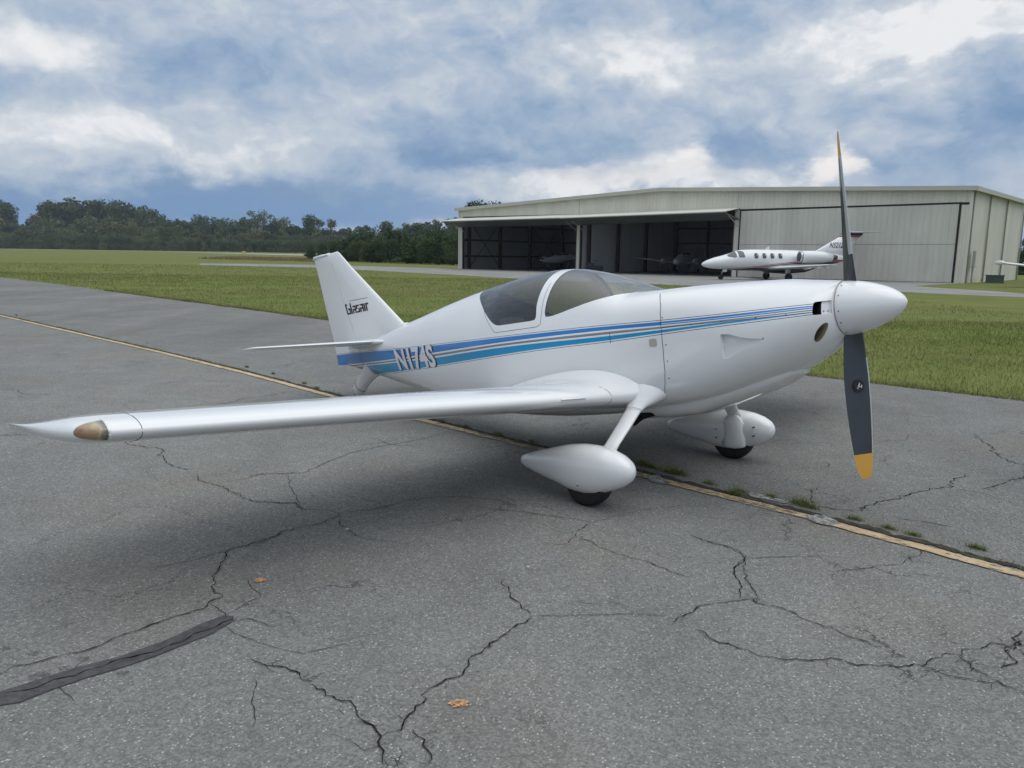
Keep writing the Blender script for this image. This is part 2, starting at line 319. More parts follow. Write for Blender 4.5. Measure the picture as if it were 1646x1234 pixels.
ISLAND = [(27.758,27.066),(22.611,34.31),(22.78,36.074),(21.958,40.577),(22.023,42.605)]
def pchip(xs,ys):
    xs=np.array(xs,float); ys=np.array(ys,float); h=np.diff(xs); d=np.diff(ys)/h
    m=np.zeros(len(xs))
    for i in range(1,len(xs)-1):
        if d[i-1]*d[i]>0:
            w1=2*h[i]+h[i-1]; w2=h[i]+2*h[i-1]; m[i]=(w1+w2)/(w1/d[i-1]+w2/d[i])
    m[0]=d[0]; m[-1]=d[-1]
    def f(x):
        x=np.clip(np.asarray(x,float),xs[0],xs[-1]); i=np.clip(np.searchsorted(xs,x)-1,0,len(xs)-2)
        t=(x-xs[i])/h[i]
        return (2*t**3-3*t*t+1)*ys[i]+(t**3-2*t*t+t)*h[i]*m[i]+(-2*t**3+3*t*t)*ys[i+1]+(t**3-t*t)*h[i]*m[i+1]
    return f
ST=[#x, ztop, zbot, w, zmid, nU, nL
(-3.72,1.150,.945,.030,1.04,2.0,2.0),
(-3.33,1.175,.862,.080,1.02,2.0,2.2),
(-2.73,1.262,.725,.160,.985,2.0,2.5),
(-2.26,1.332,.618,.235,.955,1.95,2.8),
(-1.99,1.374,.560,.280,.94,1.9,3.0),
(-1.69,1.413,.505,.330,.925,1.85,3.1),
(-1.40,1.443,.470,.372,.915,1.85,3.2),
(-1.10,1.462,.450,.402,.905,2.1,3.6),
(-.80,1.466,.440,.422,.895,2.2,3.9),
(-.62,1.452,.438,.430,.89,2.25,4.1),
(-.43,1.408,.442,.433,.885,2.35,4.2),
(-.22,1.326,.450,.435,.88,2.7,4.3),
(-.06,1.252,.460,.436,.875,3.2,4.3),
(.04,1.214,.470,.436,.87,3.6,4.3),
(.20,1.207,.485,.434,.87,3.7,4.1),
(.365,1.201,.500,.429,.87,3.6,3.9),
(.60,1.190,.540,.405,.875,3.1,3.2),
(.80,1.176,.595,.368,.885,2.5,2.7),
(.96,1.160,.650,.325,.90,2.1,2.4),
(1.06,1.143,.698,.300,.92,1.9,2.3),
(1.14,1.130,.745,.268,.94,1.8,2.15),
(1.19,1.122,.785,.232,.955,1.75,2.05),
(1.218,1.117,.812,.196,.965,1.85,2.0),
(1.232,1.115,.828,.166,.97,1.9,2.0)]
_c=list(zip(*ST)); FT,FB,FW,FM,NU,NL=[pchip(_c[0],_c[k]) for k in range(1,7)]
def fpoint(x,th):
    c,s=np.cos(th),np.sin(th); up=s>=0
    n=np.where(up,NU(x),NL(x)); e=2/n
    y=FW(x)*np.sign(c)*np.abs(c)**e
    zz=np.abs(s)**e
    z=FM(x)+np.where(up,(FT(x)-FM(x))*zz,-(FM(x)-FB(x))*zz)
    return y,z
def ysurf(x,z):
    zm=FM(x); t=np.where(z>zm,(z-zm)/(FT(x)-zm),(zm-z)/(zm-FB(x))); n=np.where(z>zm,NU(x),NL(x))
    return FW(x)*np.maximum(1-np.clip(t,0,1)**n,0)**(1/n)
# ---------------------------------------------------------------- terrain and pavement
def sstep(a, b, x): t = np.clip((x-a)/(b-a), 0, 1); return t*t*(3-2*t)
def zg(x, y): return .85*sstep(150, 350, np.asarray(y, float))

def grass_material():
    m = mat('lawn', rough=.95, spec=.05); b = NB(m); p = b.pos()
    n1 = b.noise(p, .045, 5, .6); n2 = b.noise(p, .5, 6, .65); n3 = b.noise(p, 14, 4, .7)
    st = b.noise(b.vmul(p, (.35, 1, 1)), .25, 5, .6)
    c = b.ramp(n2, [(.25, (.105, .130, .038)), (.5, (.155, .180, .055)), (.75, (.205, .215, .074))])
    c = b.mix(b.mr(n1, .45, .7, 0, .6), c, (.21, .19, .075))
    c = b.mix(b.mr(st, .58, .75, 0, .6), c, (.19, .14, .07))
    c = b.mix(b.mr(n3, .3, .7, 0, .4), c, b.mix(.5, c, (.03, .05, .012)))
    b.col(c); b.bump(n3, .5, .05); return m
def asphalt_material(name, base=.115, light=1., worn=.0):
    m = mat(name, rough=.9, spec=.25); b = NB(m); p = b.pos()
    big = b.noise(p, .35, 5, .6); mid = b.noise(p, 2.6, 5, .65)
    fine = b.noise(p, 160, 3, .8); vc = b.vor(p, 120, out='Color'); vd = b.vor(p, 120)
    g = b.math('MULTIPLY', b.mr(fine, .25, .75, .62, 1.38), base)
    g = b.math('MULTIPLY', g, b.mr(big, .3, .7, .86, 1.14)); g = b.math('MULTIPLY', g, b.mr(mid, .3, .7, .90, 1.10))
    sepc = b.sep(vc)
    # pale and dark stones showing in the worn surface
    stone = b.mr(sepc[0], .0, 1., .76, 1.26); g = b.math('MULTIPLY', g, stone)
    pale = b.math('MULTIPLY', b.math('GREATER_THAN', sepc[1], .93), b.math('LESS_THAN', vd, .42))
    dark = b.math('MULTIPLY', b.math('GREATER_THAN', sepc[2], .93), b.math('LESS_THAN', vd, .5))
    g = b.math('ADD', g, b.math('MULTIPLY', pale, .21)); g = b.math('MULTIPLY', g, b.math('SUBTRACT', 1, b.math('MULTIPLY', dark, .55)))
    streak = b.noise(b.vmul(p, (.5, .06, 1)), 1.2, 5, .6, .6)
    if worn: g = b.math('MULTIPLY', g, b.mr(streak, .35, .7, 1-worn, 1+worn*.6))
    # faint web of fine cracks
    wv = b.N('ShaderNodeVectorMath'); wv.operation = 'ADD'; b.K(p, wv.inputs[0]); b.K(b.vmul(b.noise(p, 2.5, 6, .75, out='Color'), (.55, .55, 0)), wv.inputs[1])
    ve = b.vor(wv.outputs[0], 1.15, 'DISTANCE_TO_EDGE'); ve2 = b.vor(wv.outputs[0], 3.4, 'DISTANCE_TO_EDGE')
    mk = b.mr(b.noise(p, .9, 3), .46, .60); mk2 = b.mr(b.noise(p, 1.3, 3), .56, .66)
    ck = b.math('MULTIPLY', b.mr(ve, .0015, .006, 1, 0), mk); ck2 = b.math('MULTIPLY', b.mr(ve2, .002, .010, 1, 0), b.math('MULTIPLY', mk2, .6))
    g = b.math('MULTIPLY', g, b.math('SUBTRACT', 1, b.math('MULTIPLY', b.math('MAXIMUM', ck, ck2), .62)))
    cc = b.N('ShaderNodeCombineColor'); b.K(g, cc.inputs[0]); b.K(b.math('MULTIPLY', g, 1.005), cc.inputs[1]); b.K(b.math('MULTIPLY', g, .955), cc.inputs[2])
    c = b.mix(b.mr(b.noise(p, .8, 3), .50, .70, 0, .55), cc.outputs[0], b.mix(1., cc.outputs[0], (1.05, .95, .85), 'MULTIPLY'))
    b.col(c); h = b.math('ADD', b.math('MULTIPLY', vd, .6), fine); b.bump(h, .55, .004); return m
M_lawn = grass_material()
M_asph = asphalt_material('asphalt', .188, worn=.06); M_ramp = asphalt_material('ramp_pavement', .25, worn=.05)
M_lane = asphalt_material('far_lane_asphalt', .182, worn=.16)

# lawn: one sheet to the horizon, gently rising beyond 150 m
xs = np.concatenate([-np.geomspace(5000, 60, 24), np.linspace(-50, 50, 21), np.geomspace(60, 5000, 24)])
ys = np.concatenate([[-600, -100, -20, 0], np.linspace(10, 140, 14), np.linspace(150, 420, 40), np.geomspace(450, 5000, 14)])
V = [(x, y, float(zg(x, y))) for y in ys for x in xs]; nx = len(xs)
F = [(j*nx+i, j*nx+i+1, (j+1)*nx+i+1, (j+1)*nx+i) for j in range(len(ys)-1) for i in range(nx-1)]
tag(mesh('grass_field', V, F, M_lawn, smooth=True), kind='structure')

def resample(pts, step):
    pts = np.array(pts, float); out = [pts[0]]
    for a, b in zip(pts[:-1], pts[1:]):
        n = max(1, int(np.linalg.norm(b-a)/step))
        for k in range(1, n+1): out.append(a+(b-a)*k/n)
    return np.array(out)
def smooth_noise(n, amp, k):
    r = rng.normal(size=n+2*k); ker = np.hanning(k+2); ker /= ker.sum()
    v = np.convolve(r, ker, 'same')[k:k+n]; return amp*v/(v.std()+1e-9)
def sheet(name, poly, z, m):       # flat sheet with an uneven outline, at height z
    from mathutils.geometry import delaunay_2d_cdt
    n = len(poly); vo, eo, fo, *_r = delaunay_2d_cdt([Vector((float(x), float(y))) for x, y in poly], [(i, (i+1) % n) for i in range(n)], [], 2, 1e-6)
    me = bpy.data.meshes.new(name); me.from_pydata([(v.x, v.y, z) for v in vo], [], fo); me.materials.append(m)
    for p in me.polygons:
        if p.normal.z < 0: p.flip()
    o = bpy.data.objects.new(name, me); COL.objects.link(o); return o
# apron: its far edge is ragged where the turf grows over it
e = resample(APRON_EDGE, .06); e = e[(e[:, 1] > 6.8)]
near = e[:, 1] < 45; e = np.concatenate([e[~near][::8], e[near]])
e = e+np.stack([smooth_noise(len(e), .035, 3)+smooth_noise(len(e), .05, 25)]*2, 1)*np.array([.7, .7])
poly = list(map(tuple, e))+[(11, 2.4), (25, -12), (20, -40), (-140, -40), (-140, 150)]
tag(sheet('apron', poly, .004, M_asph), kind='structure')
# hangar frame of reference
HB = np.array([-5.133, 73.355]); HU = np.array([.8037, -.5950]); HV = np.array([.6825, .7309]); HW, HD = 41.43, 15.5
def hp(a, d, z=0): q = HB+HU*a+HV*d; return (float(q[0]), float(q[1]), z)
pl = resample(PAVE_LOW, .4); pl = pl+np.stack([smooth_noise(len(pl), .10, 5)]*2, 1)
isl = ISLAND
poly = list(map(tuple, pl))+[(60, -4), (70, 5)]+isl+[hp(HW, 0)[:2], hp(HW, .3)[:2], hp(0, .3)[:2]]+PAVE_UP[::-1][1:]
tag(sheet('taxiway', poly, .006, M_ramp), kind='structure')
def drape(name, lower, upper, m, dz):
    lo_ = resample(lower, 6); n = len(lo_); up_ = np.array([np.array(upper[0], float)+(np.array(upper[-1], float)-np.array(upper[0], float))*k/(n-1) for k in range(n)])
    V = []; F = []
    for a, b in zip(lo_, up_):
        for t in np.linspace(0, 1, 7): q = a+(b-a)*t; V.append((q[0], q[1], float(zg(*q))+dz))
    for i in range(n-1):
        for k in range(6): F.append((i*7+k, (i+1)*7+k, (i+1)*7+k+1, i*7+k+1))
    return mesh(name, V, F, m)
def fx(px): return (px-829)/1257
M_conc = asphalt_material('runway_concrete', .42)
tag(drape('runway', [(fx(-500)*430, 430), (fx(0)*345, 345), (fx(250)*288, 288), (fx(497)*224, 224), (fx(640)*196, 196)], [(fx(-500)*500, 500), (fx(640)*235, 235)], M_conc, .03), kind='structure')

# ---------------------------------------------------------------- marks on the apron
def ribbon(pts, w, z, jit=.25, step=.03, wob=0., taper=True):
    p = resample(pts, step); n = len(p)
    d = np.gradient(p, axis=0); d /= np.linalg.norm(d, axis=1)[:, None]+1e-9; nn = np.stack([-d[:, 1], d[:, 0]], 1)
    if wob and n > 4: p = p+nn*(smooth_noise(n, wob, 2)+smooth_noise(n, wob*.8, 6))[:, None]
    ww = w*(1+jit*rng.normal(size=n)); ww = np.clip(ww, w*.2, w*2)
    if taper: ww *= np.clip(np.minimum(np.arange(n), np.arange(n)[::-1])/6+.45, 0, 1)
    V = [(*(p[i]+nn[i]*ww[i]/2*s), z) for i in range(n) for s in (1, -1)]
    return V, [(2*i, 2*i+1, 2*i+3, 2*i+2) for i in range(n-1)]
M_crack = mat('crack_dark', (.010, .010, .009), 1, spec=.0)
b = NB(M_crack); b.col(b.ramp(b.noise(b.pos(), 60, 3), [(.35, (.010, .010, .009)), (.75, (.045, .043, .038))]))
mb = MB()
for w, l in CRACKS:
    dist = math.hypot(*l[len(l)//2]); far = dist > 9
    mb.add(*ribbon(l, w*(.40 if w > .011 else .46)*(1.25 if far else 1), .0085, .32, .04 if far else .018, w*(.5 if far else .55)))
    if w >= .008 and not far:       # crumbled side branches
        for _ in range(int(4+10*w*50)):
            i = rnd.randrange(len(l)-1); t = rnd.random(); q = np.array(l[i])*(1-t)+np.array(l[i+1])*t
            a = rnd.uniform(0, 6.28); k = rnd.uniform(.02, .07)
            q2 = q+k*np.array([math.cos(a), math.sin(a)]); mb.add(*ribbon([tuple(q), tuple((q+q2)/2+rnd.uniform(-.01, .01)), tuple(q2)], w*.2, .008, .4, .015, .002))
for _ in range(40):                  # short hairlines scattered over the apron
    x = rnd.uniform(-3, 4); y = rnd.uniform(1.6, 9); a = rnd.gauss(.2, .7); k = rnd.uniform(.05, .3)
    if x+y > 12.5: continue
    mb.add(*ribbon([(x, y), (x+k*math.cos(a), y+k*math.sin(a)), (x+1.7*k*math.cos(a+.4), y+1.7*k*math.sin(a+.4))], .0013+.0003*y, .0078, .4, .03, .005))
tag(mb.build('pavement_cracks', M_crack), kind='structure')
# far lane of the apron, beyond the seam along the taxi line
tl = [(-80, 83)]+[(-40, 44.4), (-22, 26.9)]+TAXI_LINE+[(4.2, 1.35), (8, -2.7)]
tl = np.array(tl); shift = np.array([.055, .055])
lane = resample(tl+shift, .08); lane = lane+np.stack([smooth_noise(len(lane), .006, 2)]*2, 1)
ee = [p for p in map(tuple, e)]
tag(sheet('far_lane', list(map(tuple, lane))+[(11, 2.4)]+ee[::-1][0:], .0065, M_lane), kind='structure')
M_seam = mat('seam_dirt', (.03, .028, .022), 1); b = NB(M_seam); b.col(b.ramp(b.noise(b.pos(), 25, 4), [(.3, (.012, .012, .010)), (.6, (.05, .045, .032)), (.8, (.09, .08, .05))]))
V, F = ribbon(list(map(tuple, tl+np.array([.045, .045]))), .05, .0092, .30, .03, .006)
tag(mesh('seam', V, F, M_seam), kind='structure')
M_yel = mat('worn_line_paint', (.5, .3, .1), .8); b = NB(M_yel); p = b.pos()
rot = b.N('ShaderNodeVectorRotate'); b.K(p, rot.inputs['Vector']); rot.inputs['Angle'].default_value = R_(45); rp = rot.outputs[0]
n = b.noise(p, 22, 6, .75); n2 = b.noise(p, 1.3, 3); n3 = b.noise(b.vmul(rp, (2.2, 30, 1)), 1.3, 4, .7)
wear = b.math('ADD', b.math('ADD', b.math('MULTIPLY', n, .5), b.math('MULTIPLY', n2, .35)), b.math('MULTIPLY', n3, .35))
c = b.mix(b.mr(b.noise(p, 7, 4), .3, .7), (.46, .32, .17), (.56, .44, .28)); sx_ = b.sep(p)[0]; band_ = b.math('MULTIPLY', b.mr(sx_, -1.2, -.3), b.mr(sx_, 1.9, 1.2)); wear = b.math('ADD', wear, b.math('SUBTRACT', b.math('MULTIPLY', band_, .11), .055)); c = b.mix(b.mr(wear, .54, .68, 0, .6), c, (.20, .16, .10)); b.col(c); b.put(b.mr(wear, .60, .70, 1, .08), b.bs.inputs['Alpha'])
V, F = ribbon(list(map(tuple, tl+np.array([-.012, -.012]))), .078, .0105, .05, .03, .002, False)
tag(mesh('taxi_line', V, F, M_yel), kind='structure')
M_white = mat('worn_white_paint', (.5, .5, .48), .85); b = NB(M_white); b.col(b.mix(b.mr(b.noise(b.pos(), 45, 5, .7), .40, .56), (.42, .42, .40), (.15, .15, .142)))
b.put(b.mr(b.noise(b.pos(), 38, 6, .8), .38, .50), b.bs.inputs['Alpha'])
mb = MB()
for q in (WHITE_A, WHITE_B, WHITE_C):
    r = resample(q+[q[0]], .012)[:-1]; r = r+rng.normal(size=r.shape)*.0035; mb.add([(x, y, .012) for x, y in r], [tuple(range(len(r)))])
tag(mb.build('white_paint_flakes', M_white), kind='structure')
M_tar = mat('tar', (.035, .034, .036), .75); b = NB(M_tar); b.col(b.mix(b.mr(b.noise(b.pos(), 30, 5, .7), .4, .65), (.052, .050, .053), (.095, .093, .094))); b.bump(b.noise(b.pos(), 120, 3), .4, .004)
b.put(b.mr(b.noise(b.pos(), 34, 6, .8), .30, .42, .15, .92), b.bs.inputs['Alpha'])
r = resample(TAR_PATCH+[TAR_PATCH[0]], .02)[:-1]; r = r+np.stack([smooth_noise(len(r), .004, 2)]*2, 1)
tag(sheet('tar_patch', list(map(tuple, r)), .0088, M_tar), kind='structure')
V, F = ribbon([(-1.66, 2.235), (-1.55, 2.30), (-1.42, 2.42), (-1.25, 2.56), (-1.13, 2.72), (-1.07, 2.80)], .006, .0094, .5, .015, .004); tag(mesh('tar_crack', V, F, M_crack), kind='structure')
def blot(c, rx, ry, z, a0=0.): return [(c[0]+(1+.18*math.sin(5*t+c[0]*9)+rnd.uniform(-.12, .12))*rx*math.cos(t), c[1]+(1+rnd.uniform(-.12, .12))*ry*math.sin(t), z) for t in np.linspace(0, 6.283, 26)[:-1]]
M_stain = mat('oil_stain', (.095, .092, .088), .8); mb = MB()
for q, k in zip(STAINS, (.022, .032, .020, .018, .02, .02)): mb.add(blot(q, k*1.1, k*.75, .0083), [tuple(range(25))])
b = NB(M_stain); b.put(b.mr(b.noise(b.pos(), 55, 5, .8), .42, .60, .0, .75), b.bs.inputs['Alpha']); tag(mb.build('oil_stains', M_stain), kind='structure')
M_or = mat('orange_paint_spot', (.55, .27, .11), .8); b = NB(M_or); b.col(b.mix(b.mr(b.noise(b.pos(), 60, 4, .8), .48, .6), (.62, .30, .12), (.26, .19, .14)))
b.put(b.mr(b.noise(b.pos(), 75, 5, .8), .40, .50), b.bs.inputs['Alpha'])
mb = MB()
for q, k in zip(ORANGE, (.028, .024)): mb.add(blot(q, k*1.1, k*.8, .0087), [tuple(range(25))])
tag(mb.build('orange_paint_spots', M_or), kind='structure')
# loose pale stones lying on the apron
mb = MB()
for k in range(260):
    x, y = rnd.uniform(-3.5, 3.5), rnd.uniform(1.5, 8); s = rnd.uniform(.0015, .0045)*(.7+.12*y)
    mb.box((x, y, .006+s*.3), (s, s*rnd.uniform(.6, 1.3), s*.6), Matrix.Rotation(rnd.uniform(0, 6), 3, 'Z'))
for (x, y) in ((.085, 3.33), (-.84, 3.79), (-.30, 4.95)): mb.box((x, y, .011), (.016, .011, .008), Matrix.Rotation(rnd.uniform(0, 6), 3, 'Z'))
tag(mb.build('loose_stones', mat('stone', (.42, .41, .39), .9)), kind='stuff')

# ---------------------------------------------------------------- grass blades and weeds
def blade_mat(name, stops, sc=1.):
    m = mat(name, rough=.7, spec=.2); b = NB(m); p = b.pos()
    n = b.math('ADD', b.math('MULTIPLY', b.noise(p, .5, 5, .6), .45), b.math('MULTIPLY', b.noise(p, 9, 4, .8), .55)); c = b.ramp(n, stops)
    st = b.noise(b.vmul(p, (.35, 1, 1)), .25, 5, .6)
    c = b.mix(b.mr(st, .46, .64, 0, .75), c, (.25, .19, .095))
    b.col(c); b.bs.inputs['Subsurface Weight'].default_value = 0; return m
M_blade = blade_mat('grass_blades', [(.30, (.085, .118, .030)), (.46, (.165, .215, .055)), (.58, (.255, .285, .085)), (.70, (.39, .34, .17))])
def tri_cloud(name, P, H, Wd, A, lean, m, curl=None):
    n = len(P); ca, sa = np.cos(A), np.sin(A); la = rng.uniform(0, 6.283, n); lx, ly = np.cos(la)*lean*H, np.sin(la)*lean*H
    V = np.empty((n, 3, 3)); V[:, 0] = P+np.stack([ca*Wd/2, sa*Wd/2, 0*H], 1); V[:, 1] = P-np.stack([ca*Wd/2, sa*Wd/2, 0*H], 1); V[:, 2] = P+np.stack([lx, ly, H], 1)
    me = bpy.data.meshes.new(name); me.vertices.add(3*n); me.vertices.foreach_set('co', V.reshape(-1)); me.loops.add(3*n); me.loops.foreach_set('vertex_index', np.arange(3*n, dtype=np.int32))
    me.polygons.add(n); me.polygons.foreach_set('loop_start', np.arange(0, 3*n, 3, dtype=np.int32)); me.update(calc_edges=True); me.materials.append(m)
    o = bpy.data.objects.new(name, me); COL.objects.link(o); return o
ea = np.array([(x, y) for x, y in APRON_EDGE])
def beyond_edge(x, y):    # distance past the apron edge (approx)
    return (y-np.interp(x, ea[:, 0], ea[:, 1]))*.7
def pave_gap(x, y):       # distance short of the taxiway
    pv = np.array(PAVE_LOW); return (np.interp(x, pv[:, 0], pv[:, 1])-y)
PT = []
for (x0, x1, y0, y1, den) in ((-30, 14, 5, 45, 80), (-5, 14, 5, 18, 480), (-18, 2, 14, 28, 60), (-70, -8, 38, 76, 14)):
    n = int((x1-x0)*(y1-y0)*den); x = rng.uniform(x0, x1, n); y = rng.uniform(y0, y1, n)
    k = (beyond_edge(x, y) > -.02+.0*x)&(pave_gap(x, y) > 0)&(np.abs(x) < y*.72+2); PT.append(np.stack([x[k], y[k]], 1))
n = 14000; t = rng.uniform(0, 1, n); ex = rng.uniform(-14, 9, n); ey = np.interp(ex, ea[:, 0], ea[:, 1])+rng.exponential(.08, n)-.05; PT.append(np.stack([ex, ey], 1))
PT = np.concatenate(PT); d = np.hypot(PT[:, 0], PT[:, 1])
clump = .5+.5*np.sin(PT[:, 0]*2.1+1.3*np.sin(PT[:, 1]*1.7))*np.sin(PT[:, 1]*2.6+np.sin(PT[:, 0]*3.1))
H = rng.uniform(.018, .055, len(PT))*(.75+.7*clump)*(1+np.clip(d-12, 0, 40)*.012); Wd = .0035+.0005*d
Pz = np.column_stack([PT, np.full(len(PT), 0.)]); tag(tri_cloud('lawn_grass', Pz, H, Wd, rng.uniform(0, 6.28, len(PT)), rng.uniform(.1, .9, len(PT)), M_blade), 'short mown grass with dry brown patches between apron and taxiway', 'grass', kind='stuff')
TUFT = ['tall grass tuft in the seam just right of the near wheel fairing', 'small grass tuft between two taller ones right of the near wheel', 'widest grass tuft in the seam beside the small white paint patch', 'low grass tuft at the right end of the wide tuft by the near wheel',
  'grass tuft growing through the yellow line left of the long white paint streak', 'thin grass tuft behind the yellow line by the long white paint streak', 'bushiest bright grass tuft in the seam between the two white paint streaks', 'short tuft touching the bushiest grass tuft between the white streaks',
  'grass tuft in the seam just right of the broad white paint flake', 'flat grass tuft in the seam halfway between propeller tip and photo edge', 'last grass tuft in the seam, nearest the right edge of the photo', 'grass tuft in the seam left of the tail wheel', 'grass tuft in the seam close beside the tail wheel',
  'far grass tuft in the seam at the left edge of the photo', 'grass tuft in the seam where the line appears under the wing', 'second grass tuft under the wing trailing edge', 'third grass tuft in the shade under the wing root', 'grass tuft in the shade under the fuselage, left of the near wheel',
  'grass tuft in the seam right below the tip of the tailplane', 'grass tuft in the seam just right of the tail wheel, by the wing top edge', 'grass tuft in the seam hidden behind the near wheel fairing', 'thin tuft left of the widest tuft, under the nose', 'tiny tuft at the right end of the long white paint streak', 'tiny tuft in the seam between the last two tufts at right']
M_dead = blade_mat('dead_grass', [(.3, (.12, .09, .05)), (.55, (.22, .17, .09)), (.8, (.36, .30, .18))])
n = 26000; ex = rng.uniform(-14, 9, n); dd_ = rng.exponential(.16, n)-.06; wv_ = .5+.5*np.sin(ex*1.7+np.sin(ex*4.1)); kk = rng.uniform(0, 1, n) < .25+.75*wv_; ex, dd_ = ex[kk], dd_[kk]; ey = np.interp(ex, ea[:, 0], ea[:, 1])
tag(tri_cloud('dead_grass', np.column_stack([ex+dd_*.6, ey+dd_*.75, np.full(len(ex), .006)]), rng.uniform(.008, .035, len(ex)), .004+.0005*ey, rng.uniform(0, 6.28, len(ex)), rng.uniform(.4, 1.6, len(ex)), M_dead), 'dead brown grass fringe along the lawn edge', 'grass', kind='stuff')
M_weed = blade_mat('weed_blades', [(.3, (.09, .13, .03)), (.6, (.17, .21, .06)), (.8, (.28, .26, .12))])
# green tufts in the seam, each its own plant
for i, (x, y) in enumerate(WEEDS):
    big = (.10, .06, .12, .07, .09, .055, .10, .08, .06, .055, .065)[i] if i < 11 else .055
    big *= .75; n = int(300*big/.1); r = np.abs(rng.normal(0, big*.35, n)); a = rng.uniform(0, 6.28, n)
    along = rng.normal(0, big*.5, n); P = np.column_stack([x+.05+along*.7+r*np.cos(a)*.3, y+.05-along*.7+r*np.sin(a)*.3, np.full(n, .008)])
    P -= np.array([x, y, 0]); o = tri_cloud('grass_tuft', P, rng.uniform(.3, 1, n)*big*.85, np.full(n, .0035), rng.uniform(0, 6.28, n), rng.uniform(.2, 1.3, n), M_weed)
    o.location = (x, y, 0)
    tag(o, TUFT[i] if i < len(TUFT) else 'small grass tuft along the seam beside the yellow line', 'weed', 'grass tufts in the pavement seam')
n = 9000; s = resample(list(map(tuple, tl[2:])), .05); k = rng.integers(0, len(s), n); P = s[k]+.05+rng.normal(0, .022, (n, 2)); cl = np.sin(P[:, 0]*3.1)+np.sin(P[:, 0]*7.7+2)*.7 > .15
P = P[cl]; tag(tri_cloud('seam_moss', np.column_stack([P, np.full(len(P), .009)]), rng.uniform(.004, .028, len(P)), np.full(len(P), .004), rng.uniform(0, 6, len(P)), rng.uniform(.3, 1.2, len(P)), M_weed), 'sparse low weeds along the pavement seam', 'weeds', kind='stuff')

# ---------------------------------------------------------------- trees
def leaf_mat(name, stops, tr=.0):
    m = mat(name, rough=.75, spec=.15); b = NB(m); oi = b.N('ShaderNodeObjectInfo')
    p = b.tc(); n = b.noise(p, .9, 4, .7); x = b.math('ADD', b.math('MULTIPLY', n, .7), b.math('MULTIPLY', oi.outputs['Random'], .45))
    b.col(b.ramp(x, stops)); return m
M_dark = leaf_mat('dark_leaves', [(.2, (.022, .045, .017)), (.55, (.042, .075, .026)), (.85, (.075, .110, .036))])
M_mid = leaf_mat('green_leaves', [(.2, (.048, .080, .030)), (.55, (.080, .118, .040)), (.85, (.125, .150, .052))])
M_pale = leaf_mat('pale_leaves', [(.2, (.07, .09, .034)), (.55, (.105, .125, .044)), (.85, (.155, .145, .062))])
M_bark = mat('bark', (.09, .075, .06), .9); bb = NB(M_bark); bb.col(bb.ramp(bb.noise(bb.vmul(bb.tc(), (6, 6, 1)), 3, 4), [(.3, (.05, .04, .03)), (.7, (.13, .11, .09))]))
def crown_mesh(name, kind, nleaf, lsz, m):
    """unit-height tree crown: many leaf-sized faces in uneven lobes"""
    P = []; lob = []
    if kind == 'cone':
        for k in range(26):
            z = rnd.uniform(.04, .96); r = .26*(1-z)**.75+.03; a = rnd.uniform(0, 6.28); lob.append((r*.55*math.cos(a), r*.55*math.sin(a), z, r*.62, r*.62, .07))
    elif kind == 'bush':
        for k in range(16):
            a = rnd.uniform(0, 6.28); z = rnd.uniform(.12, .78); q = rnd.uniform(.1, .42)*(1.05-z*.6); s = rnd.uniform(.13, .24); lob.append((q*math.cos(a), q*math.sin(a), z, s, s, s*.9))
    elif kind == 'tall':
        for k in range(26):
            z = rnd.uniform(.06, .9); q = rnd.uniform(0, .2)*(1.2-z*.8); a = rnd.uniform(0, 6.28); s = rnd.uniform(.09, .17); lob.append((q*math.cos(a), q*math.sin(a), z, s, s, s*.95))
    elif kind == 'open':
        for k in range(17):
            z = rnd.uniform(.35, .93); q = rnd.uniform(.05, .27); a = rnd.uniform(0, 6.28); s = rnd.uniform(.05, .10); lob.append((q*math.cos(a), q*math.sin(a), z, s*1.2, s*1.2, s*.8))
    else:
        for k in range(28):
            z = rnd.uniform(.08, .86); q = rnd.uniform(.05, .34)*math.sqrt(max(.15, 1-((z-.5)/.5)**2)); a = rnd.uniform(0, 6.28); s = rnd.uniform(.09, .17); lob.append((q*math.cos(a), q*math.sin(a), z, s, s, s*.8))
    L_ = np.array(lob); vol = L_[:, 3]**2; idx = rng.choice(len(L_), nleaf, p=vol/vol.sum())
    dd = rng.normal(size=(nleaf, 3)); dd /= np.linalg.norm(dd, axis=1)[:, None]; rr = rng.uniform(.55, 1.12, nleaf)[:, None]
    C_ = L_[idx, :3]+dd*L_[idx, 3:6]*rr
    # random leaf-clump quads
    a = rng.normal(size=(nleaf, 3)); a /= np.linalg.norm(a, axis=1)[:, None]; bv = np.cross(a, dd+rng.normal(size=(nleaf, 3))*.6); bv /= np.linalg.norm(bv, axis=1)[:, None]+1e-6
    s = (lsz*rng.uniform(.5, 1.4, nleaf))[:, None]
    V = np.stack([C_-a*s, C_+bv*s*.6, C_+a*s, C_-bv*s*.6], 1); V[:, :, 2] = np.maximum(V[:, :, 2], .005)
    me = bpy.data.meshes.new(name); me.vertices.add(4*nleaf); me.vertices.foreach_set('co', V.reshape(-1)); me.loops.add(4*nleaf); me.loops.foreach_set('vertex_index', np.arange(4*nleaf, dtype=np.int32))
    me.polygons.add(nleaf); me.polygons.foreach_set('loop_start', np.arange(0, 4*nleaf, 4, dtype=np.int32)); me.update(calc_edges=True); me.materials.append(m)
    tb = MB(); tb.tube([(0, 0, -.01), (.01, .005, .3), (0, .01, .62), (.01, 0, .86)], [.022, .016, .010, .004], 7)
    for k in range(7):
        j = rnd.choice(lob); z0 = max(.15, j[2]-.18); tb.tube([(0, 0, z0), ((j[0])*.6, j[1]*.6, (z0+j[2])/2+.02), (j[0], j[1], j[2])], [.009, .006, .003], 5)
    ob = tb.build('trunk', M_bark, smooth=True); tm = ob.data; bpy.data.objects.remove(ob)
    return me, tm
PROTO = {}
